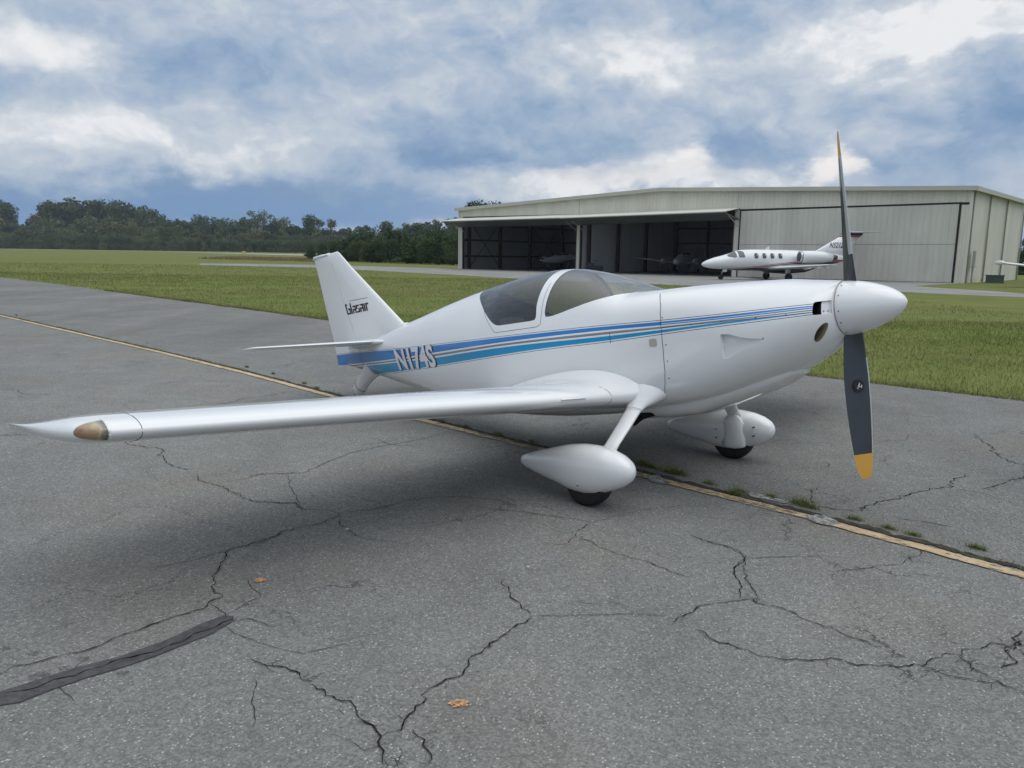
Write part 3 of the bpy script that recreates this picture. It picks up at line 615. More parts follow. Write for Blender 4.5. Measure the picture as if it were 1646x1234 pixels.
for key, kind, n_, ls, m_ in [('oakA', 'round', 3000, .030, M_mid), ('oakB', 'round', 3000, .030, M_dark), ('tallA', 'tall', 2800, .026, M_mid), ('tallB', 'tall', 2800, .026, M_dark), ('openA', 'open', 900, .020, M_mid),
        ('paleA', 'round', 2800, .028, M_pale), ('paleB', 'tall', 2400, .026, M_pale), ('coneA', 'cone', 4200, .020, M_dark), ('coneB', 'cone', 4200, .022, M_dark), ('bushA', 'bush', 5200, .022, M_dark), ('bushB', 'bush', 5200, .022, M_dark), ('bushC', 'bush', 4500, .024, M_mid), ('bushP', 'bush', 2600, .03, M_pale)]:
    PROTO[key] = crown_mesh(key, kind, n_, ls, m_)
ORD = 'first second third fourth fifth sixth seventh eighth ninth tenth eleventh twelfth thirteenth fourteenth fifteenth sixteenth seventeenth eighteenth nineteenth'.split()
TEN = {2: 'twent', 3: 'thirt', 4: 'fort', 5: 'fift', 6: 'sixt', 7: 'sevent', 8: 'eight', 9: 'ninet'}
def ordinal(n):
    if n < 20: return ORD[n-1]
    if n > 99: return 'hundredth-and-'+ordinal(n-100) if n > 100 else 'hundredth'
    t, o_ = divmod(n, 10); return TEN[t]+('ieth' if o_ == 0 else 'y-'+ORD[o_-1])
COUNT = {}
def tree(key, x, y, h, wide, label, group, name='tree', cat='tree'):
    COUNT[group] = COUNT.get(group, 0)+1; label = label+', '+ordinal(COUNT[group])+' from left'
    r = empty(name, (x, y, float(zg(x, y)))); r.rotation_euler.z = rnd.uniform(0, 6.28); r.scale = (h*wide, h*wide, h)
    for nm, me in zip(('crown', 'trunk'), PROTO[key]):
        o = bpy.data.objects.new(nm, me); COL.objects.link(o); o.parent = r
    return tag(r, label, cat, group)
DESC = dict(oakA='green round-headed tree', oakB='dark round-headed tree', tallA='tall green tree', tallB='tall dark tree', openA='thin-crowned open tree', paleA='pale yellow-green round tree', paleB='pale slender tree',
    coneA='dark conifer', coneB='dark broad conifer', bushA='dense dark green bushy tree', bushB='dense dark green bushy tree', bushC='mid-green bushy tree', bushP='pale low bushy tree')
top = [(-120, 335), (0, 331), (20, 333), (42, 347), (70, 337), (110, 328), (190, 333), (250, 337), (285, 346), (350, 358), (385, 360), (425, 345), (455, 350), (500, 357), (560, 361), (620, 361), (700, 356), (760, 356), (1646, 420)]
def T(px): return float(np.interp(px, [a for a, _ in top], [b for _, b in top]))
def hgt(px, y_top, Y): yh = 397.5+.0135*px; return 1.42+(yh-y_top)*Y/1237-float(zg(0, Y))
px = -110
while px < 770:        # tall back row beyond the runway
    Y = np.interp(px, [0, 250, 500, 700], [455, 430, 390, 360])+rnd.uniform(-8, 12); j = rnd.choice([-7, -3, 0, 0, 4, 8, 13])
    key = 'openA' if abs(px-425) < 12 else rnd.choice(['oakA', 'oakB', 'tallA', 'tallB', 'tallB', 'oakB', 'paleB'])
    tree(key, fx(px)*Y, Y, hgt(px, T(px)+j, Y)*1.04, rnd.uniform(.75, 1.15), DESC[key]+' in the back row beyond the runway', 'tall trees beyond the runway'); px += rnd.uniform(9, 14)
px = -105
while px < 600:
    Y = np.interp(px, [0, 250, 500, 700], [425, 395, 345, 310])+rnd.uniform(-6, 8)
    key = rnd.choice(['oakA', 'paleA', 'oakB', 'tallA', 'paleB', 'oakA', 'bushP'])
    tree(key, fx(px)*Y, Y, hgt(px, min(T(px)+rnd.uniform(14, 34), 377), Y), rnd.uniform(.9, 1.4), DESC[key]+' of middle height beyond the runway', 'middle row of trees beyond the runway'); px += rnd.uniform(9, 14)
px = -105
while px < 620:
    Y = np.interp(px, [0, 250, 500, 700], [410, 378, 322, 295])+rnd.uniform(-4, 4)
    key = rnd.choice(['bushP', 'bushC', 'bushC', 'bushB', 'bushC'])
    tree(key, fx(px)*Y, Y, hgt(px, min(T(px)+rnd.uniform(34, 46), rnd.uniform(380, 388)), Y), rnd.uniform(.8, 1.15), DESC[key]+' at the wood edge beyond the runway', 'bushes along the wood edge beyond the runway', 'bush', 'bush'); px += rnd.uniform(7, 10)
# dense dark bushes left of the hangar
top2 = [(495, 392), (520, 380), (560, 371), (600, 363), (650, 361), (700, 357), (745, 356)]
px = 503
i = 0
while px < 760:
    for row in range(2):
        Y = np.interp(px, [500, 600, 740], [124, 112, 96])+row*9+rnd.uniform(-2, 2); t = np.interp(px, [a for a, _ in top2], [b for _, b in top2])+(rnd.uniform(0, 9) if row else rnd.uniform(8, 22))
        key = ('bushA', 'coneA', 'bushB', 'bushA', 'coneB', 'bushB')[i % 6]; i += 1
        tree(key, fx(px+rnd.uniform(-5, 5))*Y, Y, max(1.5, hgt(px, t, Y)), rnd.uniform(.9, 1.15)*(1.5 if 'cone' in key else 1), DESC[key]+' in the thicket left of the hangar', 'dark thicket left of the hangar', 'bush' if 'bush' in key else 'conifer', 'bush' if 'bush' in key else 'conifer')
    px += rnd.uniform(15, 22)
for (px_, yt, Y, key, w_) in ((1652, 378, 82, 'coneA', 1.3), (1676, 365, 88, 'bushA', 1.2), (1715, 360, 90, 'coneB', 1.5), (1760, 362, 95, 'bushB', 1.2), (1632, 395, 95, 'bushB', 1.2)):
    Y = Y; x = (px_-829)/1257*Y*1.0; tree(key, x, Y, 1.42+(397.5+.0135*px_-yt)*Y/1250, w_, DESC[key]+' standing past the right end of the hangar', 'trees past the right end of the hangar')
for px_, yt in ((758, 331), (772, 328), (788, 331), (800, 330)):
    Y = 150; tree('tallB', fx(px_)*Y, Y, 1.42+(397.5+.0135*px_-yt)*Y/1237, .8, 'treetop showing above the left hangar roof', 'treetops above the hangar roof')
# dry weeds and sign out on the field
n = 5000; P = np.column_stack([rng.uniform(-52, -27, n), rng.uniform(0, 1, n), np.zeros(n)]); P[:, 1] = 128-(P[:, 0]+52)*.75+rng.uniform(0, 22, n)
M_dry = blade_mat('dry_weeds', [(.3, (.16, .13, .06)), (.6, (.26, .20, .09)), (.8, (.33, .27, .14))])
tag(tri_cloud('dry_weeds', P, rng.uniform(.1, .55, n), np.full(n, .16), rng.uniform(0, 6, n), rng.uniform(0, .5, n), M_dry), 'strip of tall dry brown weeds in front of the dark thicket', 'weeds', kind='stuff')
sg = empty('taxiway_sign', (-76, 219.6, float(zg(0, 219.6))), R_(-18))
M_sign = mat('sign_yellow', (.75, .55, .03), .5); M_metal = mat('galvanised', (.4, .4, .4), .45, .8)
mb = MB(); mb.box((0, 0, .75), (1.1, .15, .65)); o = mb.build('panel', M_sign, sg)
mb = MB(); mb.box((0, 0, 1.1), (1.16, .2, .05)); mb.box((0, 0, .4), (1.16, .2, .05)); mb.box((-.57, 0, .75), (.04, .2, .68)); mb.box((.57, 0, .75), (.04, .2, .68)); mb.build('frame', M_metal, sg)
for x in (-.4, .4): mb = MB(); mb.box((x, 0, .19), (.06, .06, .38)); mb.build('leg', M_metal, sg)
tag(sg, 'small yellow airfield sign far out beside the runway', 'sign')
# ---------------------------------------------------------------- hangar
def rib_mat(name, col, per=.305, depth=.6, rough=.55):
    m = mat(name, col, rough, spec=.4); b = NB(m); p = b.tc(); s = b.sep(p)
    t = b.math('ADD', b.math('MULTIPLY', s[0], 1/per), b.math('MULTIPLY', s[1], 1/per)); f = b.math('FRACT', t)
    rib = b.mr(b.math('ABSOLUTE', b.math('SUBTRACT', f, .5)), .36, .46, 0, 1, 'SMOOTHSTEP'); b.bump(rib, .6, .05*depth)
    n = b.noise(b.vmul(p, (.6, .6, .12)), 1.5, 5, .6); n2 = b.noise(p, .35, 3)
    pan = b.N('ShaderNodeTexWhiteNoise'); pan.noise_dimensions = '1D'; b.K(b.math('FLOOR', b.math('MULTIPLY', b.math('ADD', s[0], s[1]), 1/.915)), pan.inputs['W'])
    v = b.math('MULTIPLY', b.mr(n, .3, .7, .88, 1.06), b.math('MULTIPLY', b.mr(n2, .3, .7, .95, 1.04), b.mr(pan.outputs[0], 0, 1, .96, 1.03)))
    v = b.math('MULTIPLY', v, b.mr(rib, 0, 1, 1, .96))
    cc = b.N('ShaderNodeVectorMath'); cc.operation = 'SCALE'; cc.inputs[0].default_value = col; b.K(v, cc.inputs[3]); b.col(cc.outputs[0]); return m
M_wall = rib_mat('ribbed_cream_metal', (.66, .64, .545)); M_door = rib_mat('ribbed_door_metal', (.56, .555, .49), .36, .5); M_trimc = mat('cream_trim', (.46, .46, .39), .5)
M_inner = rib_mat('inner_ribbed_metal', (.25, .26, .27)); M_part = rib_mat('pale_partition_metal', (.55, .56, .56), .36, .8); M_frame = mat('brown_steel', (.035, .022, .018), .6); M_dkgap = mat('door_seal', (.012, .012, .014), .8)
M_floor = mat('hangar_concrete', (.14, .14, .135), .6); M_under_shade = rib_mat('shaded_door_metal', (.12, .125, .125), .36, .3); M_roof = rib_mat('roof_metal', (.44, .45, .42), .6)  # lower leaf of the open doors: door metal with its shade painted in
hg = empty('hangar', (HB[0], HB[1], 0), math.atan2(HU[1], HU[0]))
cs = float(HV @ HU); sn = float(HV @ np.array([-HU[1], HU[0]]))       # building depth axis, slightly skewed
def hl(a, d, z=0): return Vector((a+d*cs, d*sn, z))
ZB, ZP, ZA = 5.42, 6.46, 5.76; MID = 20.5
def rz_(a): return ZB+(ZP-ZB)*a/MID if a < MID else ZP+(ZA-ZP)*(a-MID)/(HW-MID)
def slab(a0, a1, d0, d1, z0, z1, name, m, ztop=None):
    mb = MB(); t0 = z1 if ztop is None else ztop(a0); t1 = z1 if ztop is None else ztop(a1)
    V = [hl(a0, d0, z0), hl(a1, d0, z0), hl(a1, d1, z0), hl(a0, d1, z0), hl(a0, d0, t0), hl(a1, d0, t1), hl(a1, d1, t1), hl(a0, d1, t0)]
    mb.add(V, [(0, 3, 2, 1), (4, 5, 6, 7), (0, 1, 5, 4), (1, 2, 6, 5), (2, 3, 7, 6), (3, 0, 4, 7)]); return mb.build(name, m, hg)
def fas(a0, a1, z0, m=M_wall): return slab(a0, a1, 0, .12, z0, 0, 'front_wall', m, rz_)
# front wall above and between the bays (one ribbed skin)
mb = MB()
def addq(mb, a0, a1, d0, d1, z0a, z0b, z1a, z1b):
    V = [hl(a0, d0, z0a), hl(a1, d0, z0b), hl(a1, d1, z0b), hl(a0, d1, z0a), hl(a0, d0, z1a), hl(a1, d0, z1b), hl(a1, d1, z1b), hl(a0, d1, z1a)]
    mb.add(V, [(0, 3, 2, 1), (4, 5, 6, 7), (0, 1, 5, 4), (1, 2, 6, 5), (2, 3, 7, 6), (3, 0, 4, 7)])
DZ1, DZ2, DZ3a, DZ3b = 4.75, 4.78, 4.80, 4.94
addq(mb, .0, MID, 0, .12, 4.80, 4.80, ZB, ZP); addq(mb, MID, HW, 0, .12, 4.83, 4.98, ZP, ZA)
for a0, a1 in ((0, .42), (12.83, 13.33), (26.46, 26.84), (40.93, HW)): addq(mb, a0, a1, .0, .12, -.2, -.2, 4.83, 4.83)
mb.build('front_wall', M_wall, hg)
mb = MB(); addq(mb, HW-.12, HW, .125, HD, -.2, -.2, ZA, ZA); mb.build('side_wall', M_wall, hg)
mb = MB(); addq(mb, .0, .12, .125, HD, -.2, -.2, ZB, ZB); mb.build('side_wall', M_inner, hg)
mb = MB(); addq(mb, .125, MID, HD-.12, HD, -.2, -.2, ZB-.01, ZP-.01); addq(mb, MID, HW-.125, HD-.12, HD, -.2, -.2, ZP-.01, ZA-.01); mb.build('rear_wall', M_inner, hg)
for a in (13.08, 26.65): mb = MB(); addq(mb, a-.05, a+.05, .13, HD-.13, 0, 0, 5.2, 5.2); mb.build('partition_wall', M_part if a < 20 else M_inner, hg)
mb = MB()
for a0, a1 in ((-.25, MID), (MID, HW+.25)):
    zz = lambda a: rz_(min(max(a, 0), HW))+.02-(.02 if a < 0 or a > HW else 0)
    addq(mb, a0, a1, -.28, HD+.3, zz(a0), zz(a1), zz(a0)+.14, zz(a1)+.14)
mb.build('roof', M_roof, hg)
mb = MB()                                  # rake trim along the gable, gutter on the side
addq(mb, -.27, MID, -.34, -.285, ZB-.10, ZP-.10, ZB+.17, ZP+.17); addq(mb, MID, HW+.27, -.34, -.285, ZP-.10, ZA-.10, ZP+.17, ZA+.17)
addq(mb, HW+.26, HW+.36, -.28, HD+.3, ZA-.12, ZA-.12, ZA+.15, ZA+.15); mb.build('rake_trim', M_trimc, hg)
M_lite = mat('corner_trim', (.62, .62, .55), .5)
for q, sz in ((hl(0, -.015, 2.7), (.16, .05, 5.4)), (hl(HW, -.015, 2.8), (.16, .05, 5.6)), (hl(HW+.03, .13, 2.8), (.05, .2, 5.6))): mb = MB(); mb.box(q, sz); mb.build('corner_trim', M_lite, hg)
for d in (.35, 4.6, 9.6, HD-.1): mb = MB(); mb.tube([hl(HW+.09, d, .0), hl(HW+.09, d, 5.6), hl(HW+.2, d, 5.72)], .055, 8); mb.build('downspout', M_trimc, hg, True)
# seams on the fascia
mb = MB()
for a in (13.1, 26.65): mb.box(hl(a, -.006, 5.5), (.03, .02, 1.4))
mb.build('panel_seam', mat('seam_grey', (.3, .3, .27), .6), hg)
# closed door with its dark seal, in two leaves
mb = MB(); addq(mb, 26.95, 40.80, -.045, -.005, .03, .03, 2.33, 2.40); mb.build('closed_door', M_door, hg)
mb = MB(); addq(mb, 26.95, 40.80, -.045, -.005, 2.35, 2.42, 4.74, 4.87); mb.build('closed_door', M_door, hg)
mb = MB(); addq(mb, 40.82, 40.93, -.05, -.002, 0, 0, 4.95, 4.98); addq(mb, 26.86, 40.93, -.048, -.002, 4.79, 4.91, 4.84, 4.985); addq(mb, 26.86, 26.90, -.05, -.002, 0, 0, 4.79, 4.79); mb.build('door_seal', M_dkgap, hg)
# interior frames: columns, rails, cross braces
mb = MB()
for a in (13.35, 26.3, .2, 12.7): 
    for d in (1., 5.2, 9.6, 14.8): mb.box(hl(a+(.1 if a in (13.35, .2) else -.1), d, 2.5), (.22, .28, 5.))
for a in (3.4, 6.4, 9.6, 16.5, 19.7, 23): mb.box(hl(a, HD-.3, 2.6), (.2, .2, 5.2))
for z in (1.2, 2.7, 4.1):
    mb.beam(hl(.2, HD-.25, z), hl(26.4, HD-.25, z), .1, .16); mb.beam(hl(.25, .5, z), hl(.25, HD-.3, z), .1, .16); 
for (d0, d1) in ((1.1, 5.1), (9.7, 14.7)):
    mb.beam(hl(.3, d0, .2), hl(.3, d1, 4.4), .05); mb.beam(hl(.3, d1, .2), hl(.3, d0, 4.4), .05)
mb.beam(hl(3.4, HD-.35, .2), hl(6.4, HD-.35, 4), .05); mb.beam(hl(6.4, HD-.35, .2), hl(3.4, HD-.35, 4), .05)
for d in (1., 5.2, 9.6, 14.8): mb.beam(hl(.2, d, 4.95), hl(26.4, d, 4.95), .16, .35)
mb.build('steel_frame', M_frame, hg)
mb = MB()
for a0, a1 in ((12.84, 12.92), (13.24, 13.36), (26.38, 26.47), (.40, .47)): addq(mb, a0, a1, -.03, .16, 0, 0, 4.7, 4.7)
mb.build('door_jamb', M_frame, hg)
mb = MB(); addq(mb, .1, HW-.1, -.02, HD-.1, -.1, -.1, .0085, .0085); mb.build('floor_slab', M_floor, hg)
# open bifold doors: upper leaf slopes out, lower leaf folds back under it
for a0, a1, za, zb in ((.15, 12.98, 4.62, 4.72), (12.95, 26.85, 4.70, 4.92)):
    dr = empty('bifold_door', parent=hg)
    def leaf(name, p0, p1, th, m):
        mb = MB(); V = []
        for (a, k) in ((a0, za), (a1, zb)):
            for (d, z) in (p0, p1):
                for t in (0, th): V.append(hl(a, d, k+z+t))
        mb.add(V, [(0, 1, 3, 2), (4, 6, 7, 5), (0, 4, 5, 1), (2, 3, 7, 6), (1, 5, 7, 3), (0, 2, 6, 4)]); o = mb.build(name, m, dr); return o
    leaf('upper_leaf', (-.02, .02), (-2.35, -.34), .05, M_lite); leaf('lower_leaf', (-.05, -.80), (-2.35, -.40), .05, M_under_shade)
    mb = MB()
    for (d, z) in ((-.15, -.72), (-2.2, -.33)): mb.beam(hl(a0+.1, d, za+z), hl(a1-.1, d, zb+z), .1, .12)
    for a, k in ((a0+.05, za), (a1-.05, zb)):
        mb.beam(hl(a, -.1, k-.74), hl(a, -2.3, k-.37), .05, .08)
    mb.build('leaf_frame', M_frame, dr)
    mb = MB(); mb.beam(hl(a1-.1, -2.0, zb-.3), hl(a1-.1, -.05, zb-1.25), .035); mb.beam(hl(a0+.6, -2.0, za-.3), hl(a0+.6, -.05, za-1.25), .035); mb.build('strut', M_trimc, dr)
tag(hg, 'long low cream metal hangar with two open bays and one closed door', 'hangar')
# meter on the side wall and utility box on the grass
mt = empty('electric_meter', hp(HW+.15, 1.15), math.atan2(HU[1], HU[0]))
mb = MB(); mb.box((.08, 0, 1.55), (.16, .35, .95)); mb.build('meter_box', mat('meter_grey', (.36, .37, .35), .5), mt)
mb = MB(); mb.tube([(.06, 0, 0), (.06, 0, 1.1)], .05, 8); mb.tube([(.08, .3, 1.2), (.08, .15, 1.25)], .04, 8); mb.box((.08, 0, 1.02), (.2, .45, .1)); mb.build('conduit', M_metal, mt)
tag(mt, 'grey electric meter box and conduit on the right hangar wall', 'meter')
ub = empty('utility_box', (30.9, 49.9, 0), R_(-32))
M_ub = mat('dark_green_box', (.055, .075, .065), .6)
mb = MB(); mb.box((0, 0, .24), (1.0, .75, .46)); mb.build('cabinet', M_ub, ub)
mb = MB(); mb.box((0, 0, .50), (1.08, .82, .06)); mb.build('lid', M_ub, ub)
mb = MB(); mb.box((0, 0, .02), (1.15, .9, .04)); mb.build('base', M_floor, ub)
tag(ub, 'low dark green utility box on the grass by the hangar side', 'utility box')

# ---------------------------------------------------------------- generic loft for aircraft bodies
def loft(secs, n=24, e=2.2):
    """secs: (x, yc, zc, half_width, half_height)"""
    V = []; F = []
    for (x, yc, zc, w, h) in secs:
        for k in range(n):
            t = 2*math.pi*k/n; c, s = math.cos(t), math.sin(t)
            V.append((x, yc+w*math.copysign(abs(c)**(2/e), c), zc+h*math.copysign(abs(s)**(2/e), s)))
    for i in range(len(secs)-1):
        for k in range(n): a = i*n+k; b = i*n+(k+1) % n; F.append((a, b, b+n, a+n))
    F.append(tuple(range(n))[::-1]); F.append(tuple((len(secs)-1)*n+k for k in range(n))); return V, F
def naca(t, n=16, camber=.0):
    xs_ = (1-np.cos(np.linspace(0, math.pi, n)))/2
    yt = 5*t*(.2969*np.sqrt(xs_)-.126*xs_-.3516*xs_**2+.2843*xs_**3-.1030*xs_**4); yc = camber*4*xs_*(1-xs_)
    up_ = [(x, a+b) for x, a, b in zip(xs_, yc, yt)]; lo_ = [(x, a-b) for x, a, b in zip(xs_, yc, yt)]
    return up_[::-1]+lo_[1:-1]        # TE -> LE over the top, back underneath
def wing(secs, span='y', n=16, camber=.015):
    """secs: (s, xLE, z, chord, thickness ratio); span along y (or z for fins)"""
    V = []; F = []; m = None
    for (s, xl, z, c, t) in secs:
        pr = naca(t, n, camber if span == 'y' else 0); m = len(pr)
        for (u, w) in pr: V.append((xl-u*c, s, z+w*c) if span == 'y' else (xl-u*c, z+w*c, s))
    for i in range(len(secs)-1):
        for k in range(m): a = i*m+k; b = i*m+(k+1) % m; F.append((a, b, b+m, a+m))
    F.append(tuple(range(m))[::-1]); F.append(tuple((len(secs)-1)*m+k for k in range(m))); return V, F
M_tyre = mat('tyre_rubber', (.012, .012, .012), .7); M_rim = mat('wheel_rim', (.35, .36, .37), .45, .5)
M_whiteP = mat('white_aircraft_paint', (.74, .75, .76), .28, coat=.6); M_jgl = mat('dark_window_glass', (.03, .035, .04), .08); M_chr = mat('bare_metal', (.55, .56, .58), .3, 1)
M_blk = mat('black_paint', (.01, .01, .012), .4)
def wheel(parent, x, y, r, w, name='wheel'):
    wh = empty(name, (x, y, r), parent=parent)
    mb = MB(); mb.lathe([(-w/2, r*.6), (-w/2, r*.86), (-w*.32, r*.98), (0, r), (w*.32, r*.98), (w/2, r*.86), (w/2, r*.6)], 22, 'y'); mb.build('tyre', M_tyre, wh, ang=50)
    mb = MB(); mb.lathe([(-w*.42, r*.2), (-w*.50, r*.50), (w*.50, r*.50), (w*.42, r*.2)], 18, 'y'); mb.build('rim', M_rim, wh, ang=40); return wh

# ---------------------------------------------------------------- business jet
jet = empty('business_jet', (16.98, 50.1, 0), R_(184)); jet.scale = (.865, .93, .93)
def stripes_jet():
    m = mat('jet_paint', (.74, .75, .76), .25, coat=.6); b = NB(m); s = b.sep(b.tc()); x, z = s[0], s[2]
    c = (.74, .75, .76, 1); base = b.mix(0., (.74, .75, .76), (.74, .75, .76))
    X = b.math('MULTIPLY', b.math('SUBTRACT', 4.4, x), .1)    # 0 at nose, 1 at tail
    def band(f0, f1, col, prev, xa=0., xb=1.):
        f0 = b.curve(X, f0); f1 = b.curve(X, f1); zz = b.math('MULTIPLY', z, .4)
        k = b.math('MULTIPLY', b.math('GREATER_THAN', zz, f0), b.math('LESS_THAN', zz, f1)); return b.mix(k, prev, col)
    q = lambda l: [(a, h*.4) for a, h in l]
    base = band(q([(0, 0), (1, 0)]), q([(0, .74), (.2, .80), (.42, .88), (.6, .84), (.8, .95), (1, .95)]), (.03, .035, .07), base)
    base = band(q([(0, .80), (.2, .86), (.45, 1.15), (.7, 1.30), (1, 1.34)]), q([(0, .80), (.2, .90), (.45, 1.20), (.7, 1.42), (1, 1.44)]), (.50, .05, .06), base)
    base = band(q([(0, .72), (.2, .78), (.45, 1.06), (.7, 1.16), (1, 1.05)]), q([(0, .72), (.2, .82), (.45, 1.12), (.7, 1.30), (1, 1.32)]), (.02, .025, .05), base)
    base = band(q([(0, .6), (.4, .82), (.5, .90), (.75, 1.02), (1, .96)]), q([(0, .6), (.4, .85), (.5, .95), (.75, 1.06), (1, 1.0)]), (.45, .10, .12), base)
    base = band(q([(0, .6), (.35, .75), (.5, .84), (.75, .84), (1, .8)]), q([(0, .6), (.35, .75), (.5, .90), (.75, 1.02), (1, .94)]), (.42, .43, .46), base)
    b.col(base); return m
M_jet = stripes_jet()
mb = MB(); mb.add(*loft([(5.78, 0, 1.02, .03, .03), (5.7, 0, 1.03, .14, .12), (5.4, 0, 1.06, .32, .25), (4.9, 0, 1.12, .47, .37), (4.3, 0, 1.18, .58, .46), (3.8, 0, 1.24, .65, .54), (3.3, 0, 1.31, .70, .66), (2.9, 0, 1.34, .72, .71), (2., 0, 1.36, .73, .73), (0, 0, 1.36, .73, .73), (-1.2, 0, 1.36, .72, .72), (-2.4, 0, 1.40, .64, .62), (-3.5, 0, 1.47, .48, .46), (-4.5, 0, 1.53, .30, .30), (-5.1, 0, 1.56, .15, .18), (-5.25, 0, 1.56, .06, .1)], 36, 2.05))
mb.build('fuselage', M_jet, jet, True)
mb = MB(); mb.add(*loft([(1.6, 0, .80, .3, .1), (.9, 0, .72, .75, .20), (-.6, 0, .68, .85, .24), (-2.0, 0, .76, .6, .2), (-2.8, 0, .90, .2, .1)], 20, 2.4)); mb.build('belly_fairing', mat('navy_belly', (.02, .022, .04), .3, coat=.5), jet, True)
for s in (1, -1):
    mb = MB(); mb.add(*wing([(s*.5, 1.05, .80, 2.6, .13), (s*1.6, .65, .87, 1.9, .12), (s*6.2, -.25, 1.12, .95, .11), (s*6.55, -.42, 1.15, .7, .06)], camber=.01)); w_ = mb.build('wing', mat('wing_paint', (.62, .63, .64), .35, coat=.3), jet, True)
    mb = MB()
    for y in (2.2, 3.6, 5.0): mb.add(*loft([(-.6-.05*y, s*y, .86+.045*y-.05, .04, .03), (-1.05-.02*y, s*y, .80+.045*y-.06, .07, .08), (-1.75+.1*y, s*y, .83+.045*y-.02, .02, .03)], 8))
    mb.build('flap_fairing', M_whiteP, w_, True)
    en = empty('engine', parent=jet)
    mb = MB(); mb.add(*loft([(-1.10, s*1.13, 1.62, .36, .36), (-1.25, s*1.13, 1.62, .41, .41), (-2.0, s*1.13, 1.62, .44, .43), (-2.8, s*1.12, 1.62, .40, .38), (-3.5, s*1.1, 1.60, .28, .27)], 28, 2)); mb.build('nacelle', M_whiteP, en, True)
    mb = MB(); mb.lathe([(-1.085, .30), (-1.03, .34), (-1.06, .385), (-1.2, .405)], 28, 'x', (0, s*1.13, 1.62)); mb.build('inlet_lip', M_chr, en, True)
    mb = MB(); mb.lathe([(-1.12, .305), (-1.028, .302)], 28, 'x', (0, s*1.13, 1.62)); mb.build('fan_face', M_blk, en)
    mb = MB(); mb.lathe([(-3.9, .14), (-3.7, .2), (-3.45, .24)], 20, 'x', (0, s*1.1, 1.60)); mb.build('exhaust', mat('exhaust_metal', (.12, .11, .10), .4, .8), en, True)
    mb = MB(); mb.add(*wing([(s*.4, -1.5, 1.6, 1.5, .08), (s*.8, -1.5, 1.6, 1.5, .08)])); mb.build('pylon', M_jet, en, True)
    mb = MB(); mb.add(*wing([(s*.05, -5.35, 3.30, 1.25, .09), (s*2.55, -5.85, 3.30, .62, .08), (s*2.7, -6.0, 3.30, .35, .05)])); mb.build('horizontal_stabilizer', mat('stab_grey', (.35, .36, .38), .3, coat=.3), jet, True)
    # windows down the cabin
    for x in (1.95, 1.35, .75, .15):
        yb = .735; mb = MB(); P = [(x+.17*math.copysign(abs(math.cos(t))**.7, math.cos(t)), 1.66+.20*math.copysign(abs(math.sin(t))**.7, math.sin(t))) for t in np.linspace(0, 6.283, 17)[:-1]]
        surf = lambda z, k: (.73+k)*math.sqrt(max(0, 1-((z-1.36)/.73)**2))
        mb.add([(px_, s*surf(pz_, .012), pz_) for px_, pz_ in P]+[(px_, s*surf(pz_, -.02), pz_) for px_, pz_ in P], [tuple(range(16))]+[(i, (i+1) % 16, 16+(i+1) % 16, 16+i) for i in range(16)])
        fr = mb.build('cabin_window', mat('window_shade', (.5, .5, .5), .4) if x > .1 and 'window_shade' not in bpy.data.materials else bpy.data.materials['window_shade'], jet)
        mb = MB(); P2 = [(x+(a-x)*.84, 1.66+(c_-1.66)*.86) for a, c_ in P]; mb.add([(a, s*surf(c_, .02), c_) for a, c_ in P2], [tuple(range(16))]); mb.build('pane', M_jgl, fr)
    st = empty('landing_gear', parent=jet)
    mb = MB(); mb.tube([(-.1, s*1.75, .9), (0, s*1.85, .35)], .06, 8); mb.build('strut', M_rim, st, ang=40); mb = MB(); mb.box((-.05, s*1.62, .66), (.35, .03, .3)); mb.build('gear_door', M_whiteP, st); wheel(st, 0, s*1.9, .27, .17)
def jsurf(x, z):
    w = float(np.interp(x, [2.9, 3.3, 3.8, 4.3, 4.9], [.72, .70, .65, .58, .47])); zc = float(np.interp(x, [2.9, 3.3, 3.8, 4.3, 4.9], [1.34, 1.31, 1.24, 1.18, 1.12])); h = float(np.interp(x, [2.9, 3.3, 3.8, 4.3, 4.9], [.71, .66, .54, .46, .37]))
    return w*math.sqrt(max(0, 1-min(1, abs((z-zc)/h))**2.05))
for s in (1, -1):
    for poly in ([(3.42, 1.94), (4.02, 1.66), (3.95, 1.56), (3.5, 1.50), (3.36, 1.56)], [(3.28, 1.95), (3.22, 1.52), (2.78, 1.54), (2.86, 1.9), (3.0, 1.96)]):
        r = resample(poly+[poly[0]], .05)[:-1]; mb = MB(); n_ = len(r); c_ = r.mean(0)
        rings = [(c_+(r-c_)*k) for k in (1, .66, .33)]
        V = [(a, s*(jsurf(a, z)+.012), z+.01) for R in rings for a, z in R]+[(c_[0], s*(jsurf(*c_)+.014), c_[1]+.01)]
        F = [(q*n_+i, q*n_+(i+1) % n_, (q+1)*n_+(i+1) % n_, (q+1)*n_+i) for q in (0, 1) for i in range(n_)]+[(2*n_+i, 2*n_+(i+1) % n_, 3*n_) for i in range(n_)]
        mesh('cockpit_window', V, F, mat('cockpit_glass', (.10, .11, .12), .06) if 'cockpit_glass' not in bpy.data.materials else bpy.data.materials['cockpit_glass'], jet, True)
